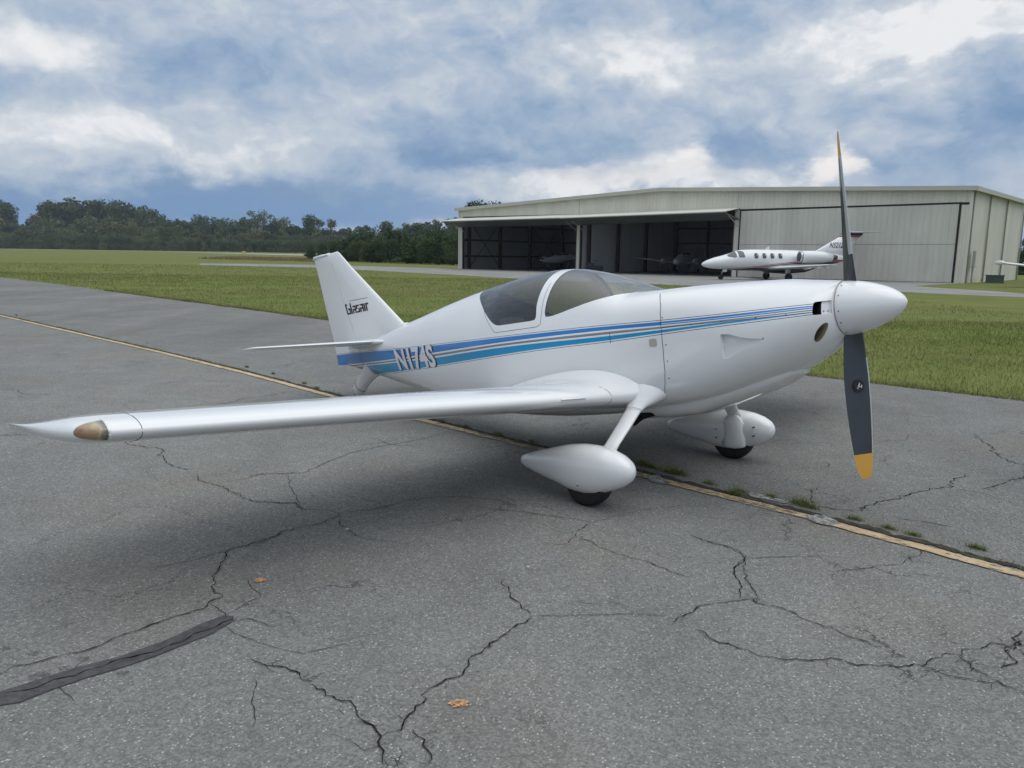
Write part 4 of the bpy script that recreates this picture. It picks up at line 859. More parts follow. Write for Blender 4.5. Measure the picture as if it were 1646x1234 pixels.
# windshield front halves across the nose
M_cg = bpy.data.materials['cockpit_glass']
mb = MB(); mb.add(*loft([(4.02, 0, 1.60, .22, .03), (3.75, 0, 1.66, .40, .08), (3.5, 0, 1.72, .44, .16), (3.40, 0, 1.76, .40, .185)], 20, 2.2)); mb.build('windshield', M_cg, jet, True)
mb = MB(); mb.add(*wing([(1.75, -1.9, 0, 3.1, .07), (2.1, -2.9, 0, 2.3, .08), (3.30, -5.05, 0, 1.35, .09)], 'z')); mb.build('vertical_stabilizer', M_jet, jet, True)
mb = MB(); mb.add(*wing([(3.02, -4.50, 0, 1.62, .095), (3.10, -4.65, 0, 1.56, .096)], 'z')); mb.build('tail_stripe', mat('jet_red', (.5, .06, .07), .35), jet, True)
mb = MB(); mb.add(*wing([(3.13, -4.72, 0, 1.54, .096), (3.27, -4.98, 0, 1.40, .097)], 'z')); mb.build('tail_stripe', mat('jet_navy', (.02, .022, .04), .35), jet, True)
mb = MB(); mb.add(*loft([(-4.9, 0, 3.34, .02, .02), (-5.3, 0, 3.36, .1, .07), (-6.2, 0, 3.36, .1, .07), (-6.9, 0, 3.34, .02, .02)], 12)); mb.build('tail_bullet', bpy.data.materials['stab_grey'], jet, True)
ng = empty('nose_gear', parent=jet); mb = MB(); mb.tube([(4.1, 0, .85), (4.25, 0, .25)], .045, 8); mb.build('strut', M_rim, ng, ang=40); mb = MB(); mb.box((4.05, .16, .62), (.30, .02, .16)); mb.build('gear_door', M_whiteP, ng); wheel(ng, 4.27, 0, .21, .13)
mb = MB(); mb.prism([(1.1, -.01, 2.05), (.75, -.01, 2.05), (.7, -.01, 2.32), (.8, -.01, 2.32)], (0, .02, 0)); mb.build('antenna', M_whiteP, jet)
def text_mesh(txt, size, m, parent, name='lettering', shear=0., bold=.0, spacing=1.):
    c = bpy.data.curves.new('t', 'FONT'); c.body = txt; c.size = size; c.shear = shear; c.offset = bold; c.space_character = spacing; c.extrude = .002; c.resolution_u = 3
    o = bpy.data.objects.new('t', c); COL.objects.link(o); bpy.context.view_layer.update()
    me = bpy.data.meshes.new_from_object(o.evaluated_get(bpy.context.evaluated_depsgraph_get())); bpy.data.objects.remove(o)
    me.materials.clear(); me.materials.append(m); q = bpy.data.objects.new(name, me); COL.objects.link(q); q.parent = parent; me.name = name; return q
q = text_mesh('N521ZB', .50, M_blk, jet, 'registration_lettering', .35, .008, 1.05)
q.matrix_local = Matrix(((-.72, 0, 0, -3.78), (0, 0, 1, .085), (0, 1, 0, 2.28), (0, 0, 0, 1)))
tag(jet, 'white business jet with red and navy stripes parked before the closed hangar door', 'jet')

# ---------------------------------------------------------------- simpler parked aeroplanes (twin in the hangar, singles)
def parked_plane(loc, rz, sc, label, twin, paint):
    r = empty('parked_aeroplane', loc, rz); r.scale = (sc,)*3
    mb = MB(); mb.add(*loft([(3.1, 0, 1.25, .10, .10), (2.9, 0, 1.25, .32, .30), (2.0, 0, 1.3, .50, .42), (1.2, 0, 1.42, .58, .55), (.5, 0, 1.58, .60, .70), (-.6, 0, 1.58, .58, .68), (-1.8, 0, 1.50, .42, .46), (-3.6, 0, 1.5, .18, .22), (-4.8, 0, 1.52, .06, .1)], 24)); mb.build('fuselage', paint, r, True)
    mb = MB(); mb.add(*loft([(1.25, 0, 1.83, .34, .06), (.7, 0, 2.0, .50, .22), (-.5, 0, 2.0, .50, .22), (-1.1, 0, 1.93, .3, .08)], 20, 2.6)); mb.build('cabin_glass', M_jgl, r, True)
    for s in (1, -1):
        mb = MB(); mb.add(*wing([(s*.4, .9, 1.08, 1.7, .15), (s*5.0, .75, 1.55, 1.15, .13), (s*5.3, .5, 1.6, .7, .08)])); w_ = mb.build('wing', paint, r, True); mb = MB(); mb.add(*loft([(1.0, s*5.3, 1.6, .02, .02), (.85, s*5.3, 1.6, .10, .10), (.4, s*5.3, 1.6, .15, .15), (-.2, s*5.3, 1.6, .12, .12), (-.7, s*5.3, 1.6, .02, .02)], 14)); mb.build('tip_tank', paint, w_, True)
        mb = MB(); mb.add(*wing([(s*.05, -3.9, 1.6, .95, .1), (s*1.8, -4.1, 1.6, .65, .1)])); mb.build('horizontal_stabilizer', paint, r, True)
        g = empty('landing_gear', parent=r); mb = MB(); mb.tube([(-.1, s*1.5, 1.1), (-.1, s*1.55, .25)], .05, 8); mb.build('strut', M_rim, g, True); wheel(g, -.1, s*1.6, .25, .15)
        if twin:
            mb = MB(); mb.add(*loft([(2.1, s*1.75, 1.3, .18, .18), (1.9, s*1.75, 1.3, .3, .28), (.9, s*1.75, 1.3, .34, .32), (-.6, s*1.75, 1.25, .2, .2), (-1.2, s*1.75, 1.22, .05, .05)], 20)); mb.build('engine_nacelle', paint, r, True)
    mb = MB(); mb.add(*wing([(1.5, -3.2, 0, 1.6, .09), (3.2, -4.3, 0, .8, .08)], 'z')); mb.build('vertical_stabilizer', paint, r, True)
    for y in ((1.75, -1.75) if twin else (0,)):
        x, z = (2.15, 1.3) if twin else (3.15, 1.25); pr = empty('propeller', parent=r); mb = MB(); mb.lathe([(x, .13), (x+.15, .11), (x+.3, .03)], 14, 'x', (0, y, z)); mb.build('spinner', M_whiteP, pr, True)
        for a in (.3, .3+2.094, .3+4.189): mb = MB(); mb.beam((x+.08, y+.08*math.cos(a), z+.08*math.sin(a)), (x+.08, y+.95*math.cos(a), z+.95*math.sin(a)), .12, .025, (1, 0, 0)); mb.build('propeller_blade', M_blk, pr)
    g = empty('nose_gear', parent=r); mb = MB(); mb.tube([(2.2, 0, 1.0), (2.3, 0, .22)], .045, 8); mb.build('strut', M_rim, g, True); wheel(g, 2.3, 0, .2, .13)
    return tag(r, label, 'aeroplane')
M_grey = mat('grey_aircraft_paint', (.45, .46, .48), .35, coat=.3)
parked_plane(hp(18.6, 7.2), math.atan2(-HV[1], -HV[0])+R_(14), .80, 'twin-engined plane in shadow in the middle hangar bay', True, M_grey)
parked_plane(hp(5.2, 8.5), math.atan2(-HV[1], -HV[0])+R_(-25), .72, 'small single-engined plane in the dark left hangar bay', False, M_grey)
parked_plane((31.0, 42.2, 0), R_(-100), .83, 'white plane at the right edge of the picture, only its wing tip in view', False, M_whiteP)
# tug by the partition
tg = empty('tow_tug', hp(13.95, 1.2), math.atan2(HU[1], HU[0])+.5)
mb = MB(); mb.box((0, 0, .38), (1.3, .8, .35)); mb.box((-.35, 0, .65), (.5, .75, .3)); mb.build('body', mat('tug_dark', (.03, .03, .035), .6), tg)
mb = MB(); mb.tube([(.1, 0, .5), (-.02, 0, 1.0)], .025, 6); mb.lathe([(0, .17), (.03, .17)], 14, 'z', (-.04, 0, 1.0)); mb.build('steering_wheel', M_blk, tg)
for x in (-.4, .4):
    for y in (-.42, .42): wheel(tg, x, y, .2, .14)
tag(tg, 'small dark tow tug parked beside the post between the open bays', 'tug')
# ---------------------------------------------------------------- the white light aircraft (built in its own frame: x forward, y left, z up)
AC = empty('light_aircraft')
mw = Matrix((Vector((FWD.x*math.cos(PB), FWD.y*math.cos(PB), math.sin(PB))), LEFT, Vector((-FWD.x*math.sin(PB), -FWD.y*math.sin(PB), math.cos(PB))))).transposed().to_4x4(); mw.translation = M0
AC.matrix_world = mw
tag(AC, 'glossy white two-seat low-wing propeller plane with blue and teal side stripes on the apron', 'plane')

def paint(name, striped):
    m = mat(name, (.80, .80, .795), .16, coat=.8); b = NB(m)
    s = b.sep(b.tc()); x, z = s[0], s[2]
    n = b.noise(b.tc(), 3., 4, .6); dirt = b.noise(b.vmul(b.tc(), (2, 2, 7)), 4, 5, .7)
    base = b.mix(b.mr(dirt, .55, .85, 0, .12), (.80, .80, .795), (.55, .54, .50)); b.rough(b.mr(n, .3, .7, .12, .19))
    if striped:
        X = b.math('DIVIDE', b.math('ADD', x, 4.), 5.2); Z = b.math('DIVIDE', b.math('SUBTRACT', z, .8), .4)
        def cur(l): return b.curve(X, [((p+4)/5.2, (q-.8)/.4) for p, q in l])
        top = cur([(-4, 1.083), (-3.33, 1.075), (-2.64, 1.057), (-2.09, 1.050), (-1.38, 1.043), (-.72, 1.038), (-.05, 1.027), (.35, 1.016), (.7, 1.011), (.98, 1.010), (1.2, 1.008)])
        bot = cur([(-4, .83), (-3.47, .832), (-3.0, .838), (-2.53, .848), (-1.95, .865), (-1.39, .886), (-.54, .914), (0., .921), (.35, .931), (.7, .941), (.98, .947), (1.2, .952)])
        bb_ = cur([(-4, .963), (-3.33, .965), (-2.69, .968), (-1.97, .981), (-1.38, .992), (-.92, .998), (-.05, .995), (.35, .986), (.8, .981), (1.2, .984)])
        tt = cur([(-4, .93), (-3.46, .932), (-2.66, .934), (-1.9, .940), (-1.38, .954), (-.92, .962), (0, .958), (.35, .959), (.8, .965), (1.2, .967)])
        k = lambda mm: mm/.4
        def between(lo_, hi_): return b.math('MULTIPLY', b.math('GREATER_THAN', Z, lo_), b.math('LESS_THAN', Z, hi_))
        def add(v, mm): return b.math('ADD', v, k(mm))
        c = base; NAVY = (.008, .045, .16); BLUE = (.0, .185, .53); TEAL = (.0, .275, .54); GREY = (.22, .225, .225)
        c = b.mix(between(bot, add(bot, .0035)), c, NAVY); c = b.mix(between(add(top, -.0035), top), c, NAVY)
        c = b.mix(between(add(bb_, .0), add(top, -.010)), c, BLUE); c = b.mix(between(add(bot, .011), tt), c, TEAL)
        mid = b.math('SUBTRACT', bb_, tt); c = b.mix(between(b.math('ADD', tt, b.math('MULTIPLY', mid, .28)), b.math('SUBTRACT', bb_, b.math('MULTIPLY', mid, .30))), c, GREY)
        # the blue band splits into fine lines towards the nose
        sp_ = b.math('MULTIPLY', b.math('GREATER_THAN', x, .36), between(add(bb_, .006), add(bb_, .0095))); c = b.mix(sp_, c, (.6, .65, .7))
        base = c
    b.col(base); return m
M_str = paint('striped_white_paint', True); M_wht = paint('white_gloss_paint', False)
M_int = mat('cabin_lining', (.035, .036, .04), .8); M_line = mat('panel_gap', (.06, .065, .07), .7); M_riv = mat('rivet_dark', (.05, .05, .055), .4, .5)
M_tan = mat('duct_tan', (.33, .27, .20), .45, coat=.3); M_black = mat('void_black', (.004, .004, .004), .9)
def glass(name, tint, refl=.06):
    m = bpy.data.materials.new(name); m.use_nodes = True; nt = m.node_tree; nt.nodes.clear()
    t = nt.nodes.new('ShaderNodeBsdfTransparent'); t.inputs[0].default_value = (*tint, 1); g = nt.nodes.new('ShaderNodeBsdfGlossy'); g.inputs['Roughness'].default_value = .02
    lw = nt.nodes.new('ShaderNodeLayerWeight'); lw.inputs['Blend'].default_value = .5; pw = nt.nodes.new('ShaderNodeMath'); pw.operation = 'POWER'; pw.inputs[1].default_value = 3.; nt.links.new(lw.outputs['Facing'], pw.inputs[0]); ml = nt.nodes.new('ShaderNodeMath'); ml.operation = 'MULTIPLY_ADD'; ml.inputs[1].default_value = .85; ml.inputs[2].default_value = .085; nt.links.new(pw.outputs[0], ml.inputs[0]); fr = ml; mx = nt.nodes.new('ShaderNodeMixShader'); o = nt.nodes.new('ShaderNodeOutputMaterial')
    nt.links.new(fr.outputs[0], mx.inputs[0]); nt.links.new(t.outputs[0], mx.inputs[1]); nt.links.new(g.outputs[0], mx.inputs[2]); nt.links.new(mx.outputs[0], o.inputs[0]); return m
M_glass = glass('clear_canopy_glass', (.93, .94, .94)); M_smoke = glass('smoked_canopy_glass', (.36, .37, .39))

def smax(*a, k=70.):
    a = np.stack(np.broadcast_arrays(*a)); mx = a.max(0); return mx+np.log(np.exp(k*(a-mx)).sum(0))/k
zb_ws = pchip([-.62, -.56, -.510, -.348, -.206, -.082, -.016, .06], [1.120, 1.125, 1.129, 1.157, 1.183, 1.201, 1.208, 1.2095])
na_t = pchip([.712, .751, .809, .866, .935], [.899, .897, .877, .863, .853]); na_b = pchip([.712, .74, .777, .840, .907, .935], [.762, .768, .784, .811, .832, .849])
def g_ws(x, y, z): return smax(-.582-x, x-.055, zb_ws(x)-z)
def g_door(x, y, z):
    dx, dz = .375, .253; L_ = math.hypot(dx, dz); rear = (-(x+1.119)*dz-(z-1.118)*dx)/L_
    rear = np.where(True, ((-1.119-x)*dz-(z-1.118)*-0*dx)/L_, 0) if False else (-(dz*(x+1.107)+dx*(z-1.118))/L_)
    front = x+.655+.06*np.clip((z-1.12)/.1, 0, 1)*.3
    return smax(rear, front, 1.116-z, -1.535-x, .011-np.abs(y))
def g_naca(x, y, z): return np.maximum.reduce([.712-x, x-.935, na_b(x)-z, z-na_t(x)])
def g_inl(x, y, z): return smax(1.169-x, .949-z, z-1.016, x-1.27, .10-np.abs(y), k=260.)
def g_hole(x, y, z): return np.where(y < 0, np.sqrt(((x-1.182-(z-.857)*.6)/.0165)**2+((z-.857)/.048)**2)-1, 1.)*.02
REG = [g_ws, g_door, g_naca, g_inl, g_hole]

nose = []
def build_fuselage():
    X = np.unique(np.concatenate([np.linspace(-3.72, -1.7, 90), np.linspace(-1.7, .10, 170), np.linspace(.1, .68, 30), np.linspace(.68, 1.07, 56), np.linspace(1.07, 1.14, 16), np.linspace(1.14, 1.232, 60)]).round(4))
    nT = 168; th = np.linspace(0, 2*math.pi, nT, endpoint=False)
    # even spacing round the section rather than in angle
    G = np.zeros((len(X), nT, 3)); dense = np.linspace(0, 2*math.pi, 1441)
    for i, x in enumerate(X):
        y, z = fpoint(np.full_like(dense, x), dense); s = np.concatenate([[0], np.cumsum(np.hypot(np.diff(y), np.diff(z)))])
        t = np.interp(np.linspace(0, s[-1], nT, endpoint=False), s, dense); yy, zz = fpoint(np.full_like(t, x), t); G[i] = np.stack([np.full(nT, x), yy, zz], 1)
    dX = np.gradient(G, axis=0); dT = np.roll(G, -1, 1)-np.roll(G, 1, 1); NN = np.cross(dT, dX); NN /= np.linalg.norm(NN, axis=2)[:, :, None]+1e-9
    cen = np.stack([X, X*0, (FT(X)+FB(X))/2], 1)[:, None, :]; flip = ((G-cen)*NN).sum(2) < 0; NN[flip] *= -1
    bm = bmesh.new(); nl = bm.verts.layers.float_vector.new('nrm'); vs = []
    for i in range(len(X)):
        for k in range(nT): v = bm.verts.new(G[i, k]); v[nl] = NN[i, k]; vs.append(v)
    for i in range(len(X)-1):
        for k in range(nT): a = i*nT+k; b2 = i*nT+(k+1) % nT; bm.faces.new((vs[a], vs[b2], vs[b2+nT], vs[a+nT]))
    bm.faces.new([vs[k] for k in range(nT)][::-1]); bm.verts.ensure_lookup_table(); yy, zz = fpoint(np.full(90, 1.232), np.linspace(0, 2*math.pi, 91)[:-1]); nose.extend((1.2318, float(y)*.998, float(z)) for y, z in zip(yy, zz))
    for ri, g in enumerate(REG):
        P = np.array([v.co[:] for v in bm.verts]); val = g(P[:, 0], P[:, 1], P[:, 2]); val[np.abs(val) < 1e-6] = 1e-6
        bm.verts.index_update(); cut = [e_ for e_ in bm.edges if val[e_.verts[0].index]*val[e_.verts[1].index] < 0]; new = set()
        for e_ in cut:
            a, b2 = e_.verts; va, vb = val[a.index], val[b2.index]; t = min(.98, max(.02, va/(va-vb))); na = Vector(a[nl]); nb = Vector(b2[nl])
            _, nv = bmesh.utils.edge_split(e_, a, t); nv[nl] = na.lerp(nb, t).normalized(); new.add(nv)
        fs = set(f for v in new for f in v.link_faces)
        for f in list(fs):
            q = [v for v in f.verts if v in new]
            if len(q) == 2 and not any(q[1] in e_.verts for e_ in q[0].link_edges):
                try: bmesh.utils.face_split(f, q[0], q[1])
                except Exception: pass
        bm.verts.index_update()
    lay = {k: [] for k in ('body', 'ws', 'door', 'gone')}
    FC = np.array([f.calc_center_median()[:] for f in bm.faces]); cls = np.zeros(len(FC), int)
    for ri, g in enumerate(REG): cls[g(FC[:, 0], FC[:, 1], FC[:, 2]) < 0] = ri+1
    V = np.array([v.co[:] for v in bm.verts]); Nn = np.array([Vector(v[nl])[:] for v in bm.verts]); bm.verts.index_update()
    faces = [[v.index for v in f.verts] for f in bm.faces]; bm.free()
    def emit(name, sel, m, parent, off=0.):
        used = sorted({i for j in sel for i in faces[j]}); mp = {o_: n_ for n_, o_ in enumerate(used)}
        o = mesh(name, V[used]+Nn[used]*off, [[mp[i] for i in faces[j]] for j in sel], m, parent, True)
        o.data.normals_split_custom_set_from_vertices([tuple(n_) for n_ in Nn[used]]); return o
    idx = np.arange(len(faces)); body = emit('fuselage', idx[cls == 0], M_str, AC)
    ws = emit('windshield', idx[cls == 1], M_glass, AC)
    for nm, sd in (('door_window', 1), ('door_window', -1)):
        q = emit(nm, idx[(cls == 2)&(np.sign(FC[:, 1]) == sd)], M_smoke, AC)
    emit('cabin_lining', idx[(cls == 0)&(FC[:, 0] > -1.8)&(FC[:, 0] < .14)], M_int, body, -.012)
    return body
BODY = build_fuselage()
mb = MB(); mb.prism(nose, (.0006, 0, 0)); mb.build('nose_bulkhead', M_wht, BODY)

def pocket(name, x0, x1, zl, zh, depth, parent, nxx, m, mi=None, mats=None):
    for sd in (-1, 1):
        V = []; F = []; M_ = []
        xs_ = np.linspace(x0, x1, nxx); vv = [0, .004, .04, .15, .35, .6, .85, .96, .996, 1.]
        cols = [xs_[0]]+list(xs_)+[xs_[-1]]
        for ci, x in enumerate(cols):
            a, c = float(zl(x)), float(zh(x))
            for v in vv:
                z = a+(c-a)*v; edge = 0 if v in (0, 1) else (.9 if v in (.004, .996) else 1)
                if ci in (0, len(cols)-1): edge = 0
                V.append((x, sd*(float(ysurf(x, z))-depth(x)*edge-.0005), z))
        n = len(vv)
        for i in range(len(cols)-1):
            for k in range(n-1): F.append((i*n+k, i*n+k+1, (i+1)*n+k+1, (i+1)*n+k)); M_.append(0 if mi is None else mi((cols[i]+cols[i+1])/2))
        o = mesh(name, V, F, m, parent, mats=mats, mi=M_ if mats else None)
        if sd < 0: o.data.flip_normals()
        sharp(o, 30)
pocket('naca_duct', .712, .935, na_b, na_t, lambda x: .034*min(1, max(0, (.93-x)/.2))**.8, BODY, 18, M_wht)
for sd in (-1, 1):      # cooling inlet slot beside the spinner: open duct behind, flat panel in front
    xs_ = np.linspace(1.169, 1.2315, 26); vv = [0, .04, .3, .7, .96, 1.]; V = []; F = []; M_ = []; n = len(vv)
    for ci, x in enumerate([xs_[0]]+list(xs_)):
        k = max(0, (1.180-x)/.011)**2*.016
        for v in vv:
            z = .948+k+(1.016-.948-2*k)*v; e_ = 0 if (v in (0, 1) or ci == 0) else 1; d = .10 if x < 1.204 else (.012 if x < 1.2305 else .001)
            V.append((x-d*e_*.8-.0005, sd*(float(ysurf(x, z))-d*e_*.55), z))
    F = [(i*n+k, i*n+k+1, (i+1)*n+k+1, (i+1)*n+k) for i in range(26) for k in range(n-1)]; M_ = [0 if i < 16 else 1 for i in range(26) for k in range(n-1)]
    o = mesh('cooling_inlet', V, F, None, BODY, mats=[M_black, M_wht], mi=M_)
    if sd < 0: o.data.flip_normals()
    sharp(o, 30)
# tan-lined round duct on the right cheek of the cowl
def shell_y(x, z): return -float(ysurf(x, z))
mb = MB(); ring = []
for t in np.linspace(0, 6.2832, 29)[:-1]:
    z = .857+.048*math.sin(t); x = 1.182+(z-.857)*.6+.0165*math.cos(t); ring.append((x, z))
V = []
for k, (dx, dy, sc) in enumerate(((0, 0, 1.02), (-.012, .004, .93), (-.05, .03, .9), (-.12, .065, .85))):
    for x, z in ring: X_ = 1.182+(x-1.182)*sc; Z_ = .857+(z-.857)*sc; V.append((X_+dx, shell_y(min(1.232, X_), Z_)+dy-.0005, Z_))
F = [(i*28+k, i*28+(k+1) % 28, (i+1)*28+(k+1) % 28, (i+1)*28+k) for i in range(3) for k in range(28)]; F.append(tuple(3*28+k for k in range(28)))
mesh('round_duct', V, F, M_tan, BODY, True)

# thin lines and dots that lie on the fuselage skin
def skin(x, z, off=.0012): return (x, -(float(ysurf(x, z))+off), z)
def skin_line(pts, w, m, name='panel_gap', parent=BODY, off=.0012, both=True):
    r = resample(pts, .012); d = np.gradient(r, axis=0); d /= np.linalg.norm(d, axis=1)[:, None]+1e-9; nn = np.stack([-d[:, 1], d[:, 0]], 1)
    for sd in ((1, -1) if both else (1,)):
        V = []; mb = MB()
        for i in range(len(r)):
            for s in (1, -1): q = r[i]+nn[i]*w/2*s; X_, Y_, Z_ = skin(q[0], q[1], off); V.append((X_, Y_*sd, Z_))
        mb.add(V, [(2*i, 2*i+1, 2*i+3, 2*i+2) for i in range(len(r)-1)]); o = mb.build(name, m, parent)
    return o
skin_line([(.30, 1.170), (.325, 1.145), (.352, 1.10), (.362, 1.02), (.364, .87), (.360, .72), (.345, .65), (.325, .60), (.30, .555)], .0035, M_line)
skin_line([(-1.32, 1.275), (-1.24, 1.19), (-1.115, 1.080), (-1.09, 1.071), (-.80, 1.070), (-.645, 1.071), (-.612, 1.086), (-.610, 1.13), (-.616, 1.25), (-.615, 1.36)], .0028, M_line)
skin_line([(-.012, .978), (-.010, .912)], .004, mat('navy_line', (.008, .03, .1), .4), 'hinge_line')
skin_line([(.37, .9715), (1.16, .9635)], .0025, M_line)
skin_line([(-3.43, 1.11), (-3.375, .95)], .006, M_line)
skin_line([(-3.30, .875), (-3.0, .80), (-2.75, .745)], .004, M_line)
def dots(pts, r, name='rivet', parent=BODY, m=None):
    for (x, z) in pts:
        mb = MB(); X_, Y_, Z_ = skin(x, z, 0); a = Vector((X_, Y_, Z_)); nrm = Vector((0, -1, 0))
        e_ = .004; ta = Vector(skin(x+e_, z, 0))-Vector(skin(x-e_, z, 0)); tb = Vector(skin(x, z+e_, 0))-Vector(skin(x, z-e_, 0)); nrm = ta.cross(tb).normalized()
        if nrm.y > 0: nrm = -nrm
        mb.tube([a-nrm*.003, a+nrm*.0015], [r, r*.85], 10); mb.build(name, m or M_riv, parent)
dots([(.372, 1.028), (.385, .872), (.385, .778), (.378, .680), (.55, .9705), (.72, .969), (.90, .968), (1.05, .966), (.36, .995)], .0042)
# square fuel-drain plate
mb = MB(); P = [(.299+.026*math.copysign(abs(math.cos(t))**.45, math.cos(t)), .891+.023*math.copysign(abs(math.sin(t))**.45, math.sin(t))) for t in np.linspace(0, 6.2832, 25)[:-1]]
mb.prism([skin(x, z, .0022) for x, z in P], (0, .006, 0)); fp_ = mb.build('fuel_drain_plate', mat('beige_plate', (.42, .39, .33), .5), BODY)
dots([(.299, .891)], .007, 'screw', fp_)

# registration on the stripes
def decal(txt, x0, x1, z0, z1, shear, m, name, ymap, parent, bold=.01, cond=1., cut=.02, spacing=1.):
    o = text_mesh(txt, 1., m, parent, name, 0, bold, spacing); me = o.data; bm = bmesh.new(); bm.from_mesh(me)
    bmesh.ops.delete(bm, geom=[f for f in bm.faces if f.normal.z < .5], context='FACES'); bmesh.ops.delete(bm, geom=[v for v in bm.verts if not v.link_faces], context='VERTS')
    xs_ = [v.co.x for v in bm.verts]; ys_ = [v.co.y for v in bm.verts]; a, b_, c, d = min(xs_), max(xs_), min(ys_), max(ys_)
    for v in bm.verts:
        u = (v.co.x-a)/(b_-a); w = (v.co.y-c)/(d-c); z = z0+w*(z1-z0); x = x0+u*(x1-x0)+(w-.5)*shear*(z1-z0); v.co = (x, 0, z)
    for z in np.arange(z0+cut/2, z1, cut): bmesh.ops.bisect_plane(bm, geom=bm.verts[:]+bm.edges[:]+bm.faces[:], plane_co=(0, 0, z), plane_no=(0, 0, 1))
    for v in bm.verts: v.co.y = ymap(v.co.x, v.co.z)
    bmesh.ops.recalc_face_normals(bm, faces=bm.faces[:]); bm.to_mesh(me); bm.free(); return o
M_let = mat('white_lettering', (.74, .72, .74), .35, coat=.3); M_navy = mat('navy_shadow', (.004, .018, .06), .4)
decal('N174S', -2.655, -1.955, .858, 1.050, -.42, M_navy, 'lettering_shadow', lambda x, z: -(float(ysurf(x, z))+.0015), BODY, .035)
decal('N174S', -2.675, -1.975, .860, 1.050, -.42, M_let, 'registration_lettering', lambda x, z: -(float(ysurf(x, z))+.0028), BODY, .035)

# lower cowl scoop and exhaust
mb = MB(); SC = [(.985, .66, .05, .02), (.955, .665, .13, .035), (.88, .65, .17, .065), (.77, .63, .205, .085), (.6, .60, .235, .105), (.40, .56, .255, .125), (.2, .54, .262, .128), (.0, .525, .262, .115), (-.05, .52, .25, .105)]
mb.add(*loft([(x, 0, zc, w, h) for x, zc, w, h in SC], 40, 3.0)); sc_ = mb.build('lower_cowl', M_wht, AC, ang=40)
mb = MB()
for s in (-1,): mb.tube([(.10, s*.215, .47), (.0, s*.22, .445), (-.07, s*.225, .405)], [.03, .03, .031], 16)
mb.build('exhaust_pipe', M_black, AC, True)
mb = MB(); mb.beam((.13, -.262, .575), (-.04, -.268, .555), .004, .006); mb.build('cowl_gap', M_line, sc_)

# wings, one on each side
WS = [(.28, .17, .590, 1.36, .165), (.40, .155, .592, 1.33, .155), (.47, .145, .594, 1.30, .148), (.56, .125, .598, 1.26, .140), (.68, .10, .605, 1.215, .136), (.85, .08, .616, 1.18, .132), (2.0, .0, .700, 1.03, .13), (3.0, -.072, .766, .885, .132),
    (3.12, -.085, .774, .865, .134), (3.20, -.10, .779, .85, .134), (3.26, -.125, .783, .82, .128), (3.31, -.185, .788, .755, .118), (3.345, -.29, .795, .65, .105), (3.375, -.44, .807, .50, .085), (3.395, -.64, .825, .29, .05), (3.408, -.86, .842, .06, .02)]
def wing_sections(sd):
    V = []; n = 30; pr0 = None; m_ = 0; lst = []
    fine = []
    for a, b2 in zip(WS[:-1], WS[1:]):
        k = 8 if b2[0] < .8 else 6 if b2[0] < 1 else (4 if b2[0] < 3.1 else 3)
        for j in range(k): t = j/k; fine.append(tuple(p+(q-p)*t for p, q in zip(a, b2)))
    fine.append(WS[-1]); pc = [pchip([w[0] for w in WS], [w[i] for w in WS]) for i in range(1, 5)]
    for f_ in fine:
        s = f_[0]; xl, z, c, t = [float(p(s)) for p in pc]; pr = naca(t, n, .02); m_ = len(pr)
        lift = (max(0, .72-s)/.29)**3.6
        lst.append([(xl-u*c+lift*.045*(1-u)**3, sd*s, z+w*c+(lift*.050*((u/.34)*math.exp(1-u/.34))**.8 if w > 0 and u < 1 else 0)) for u, w in pr])
    return lst, m_
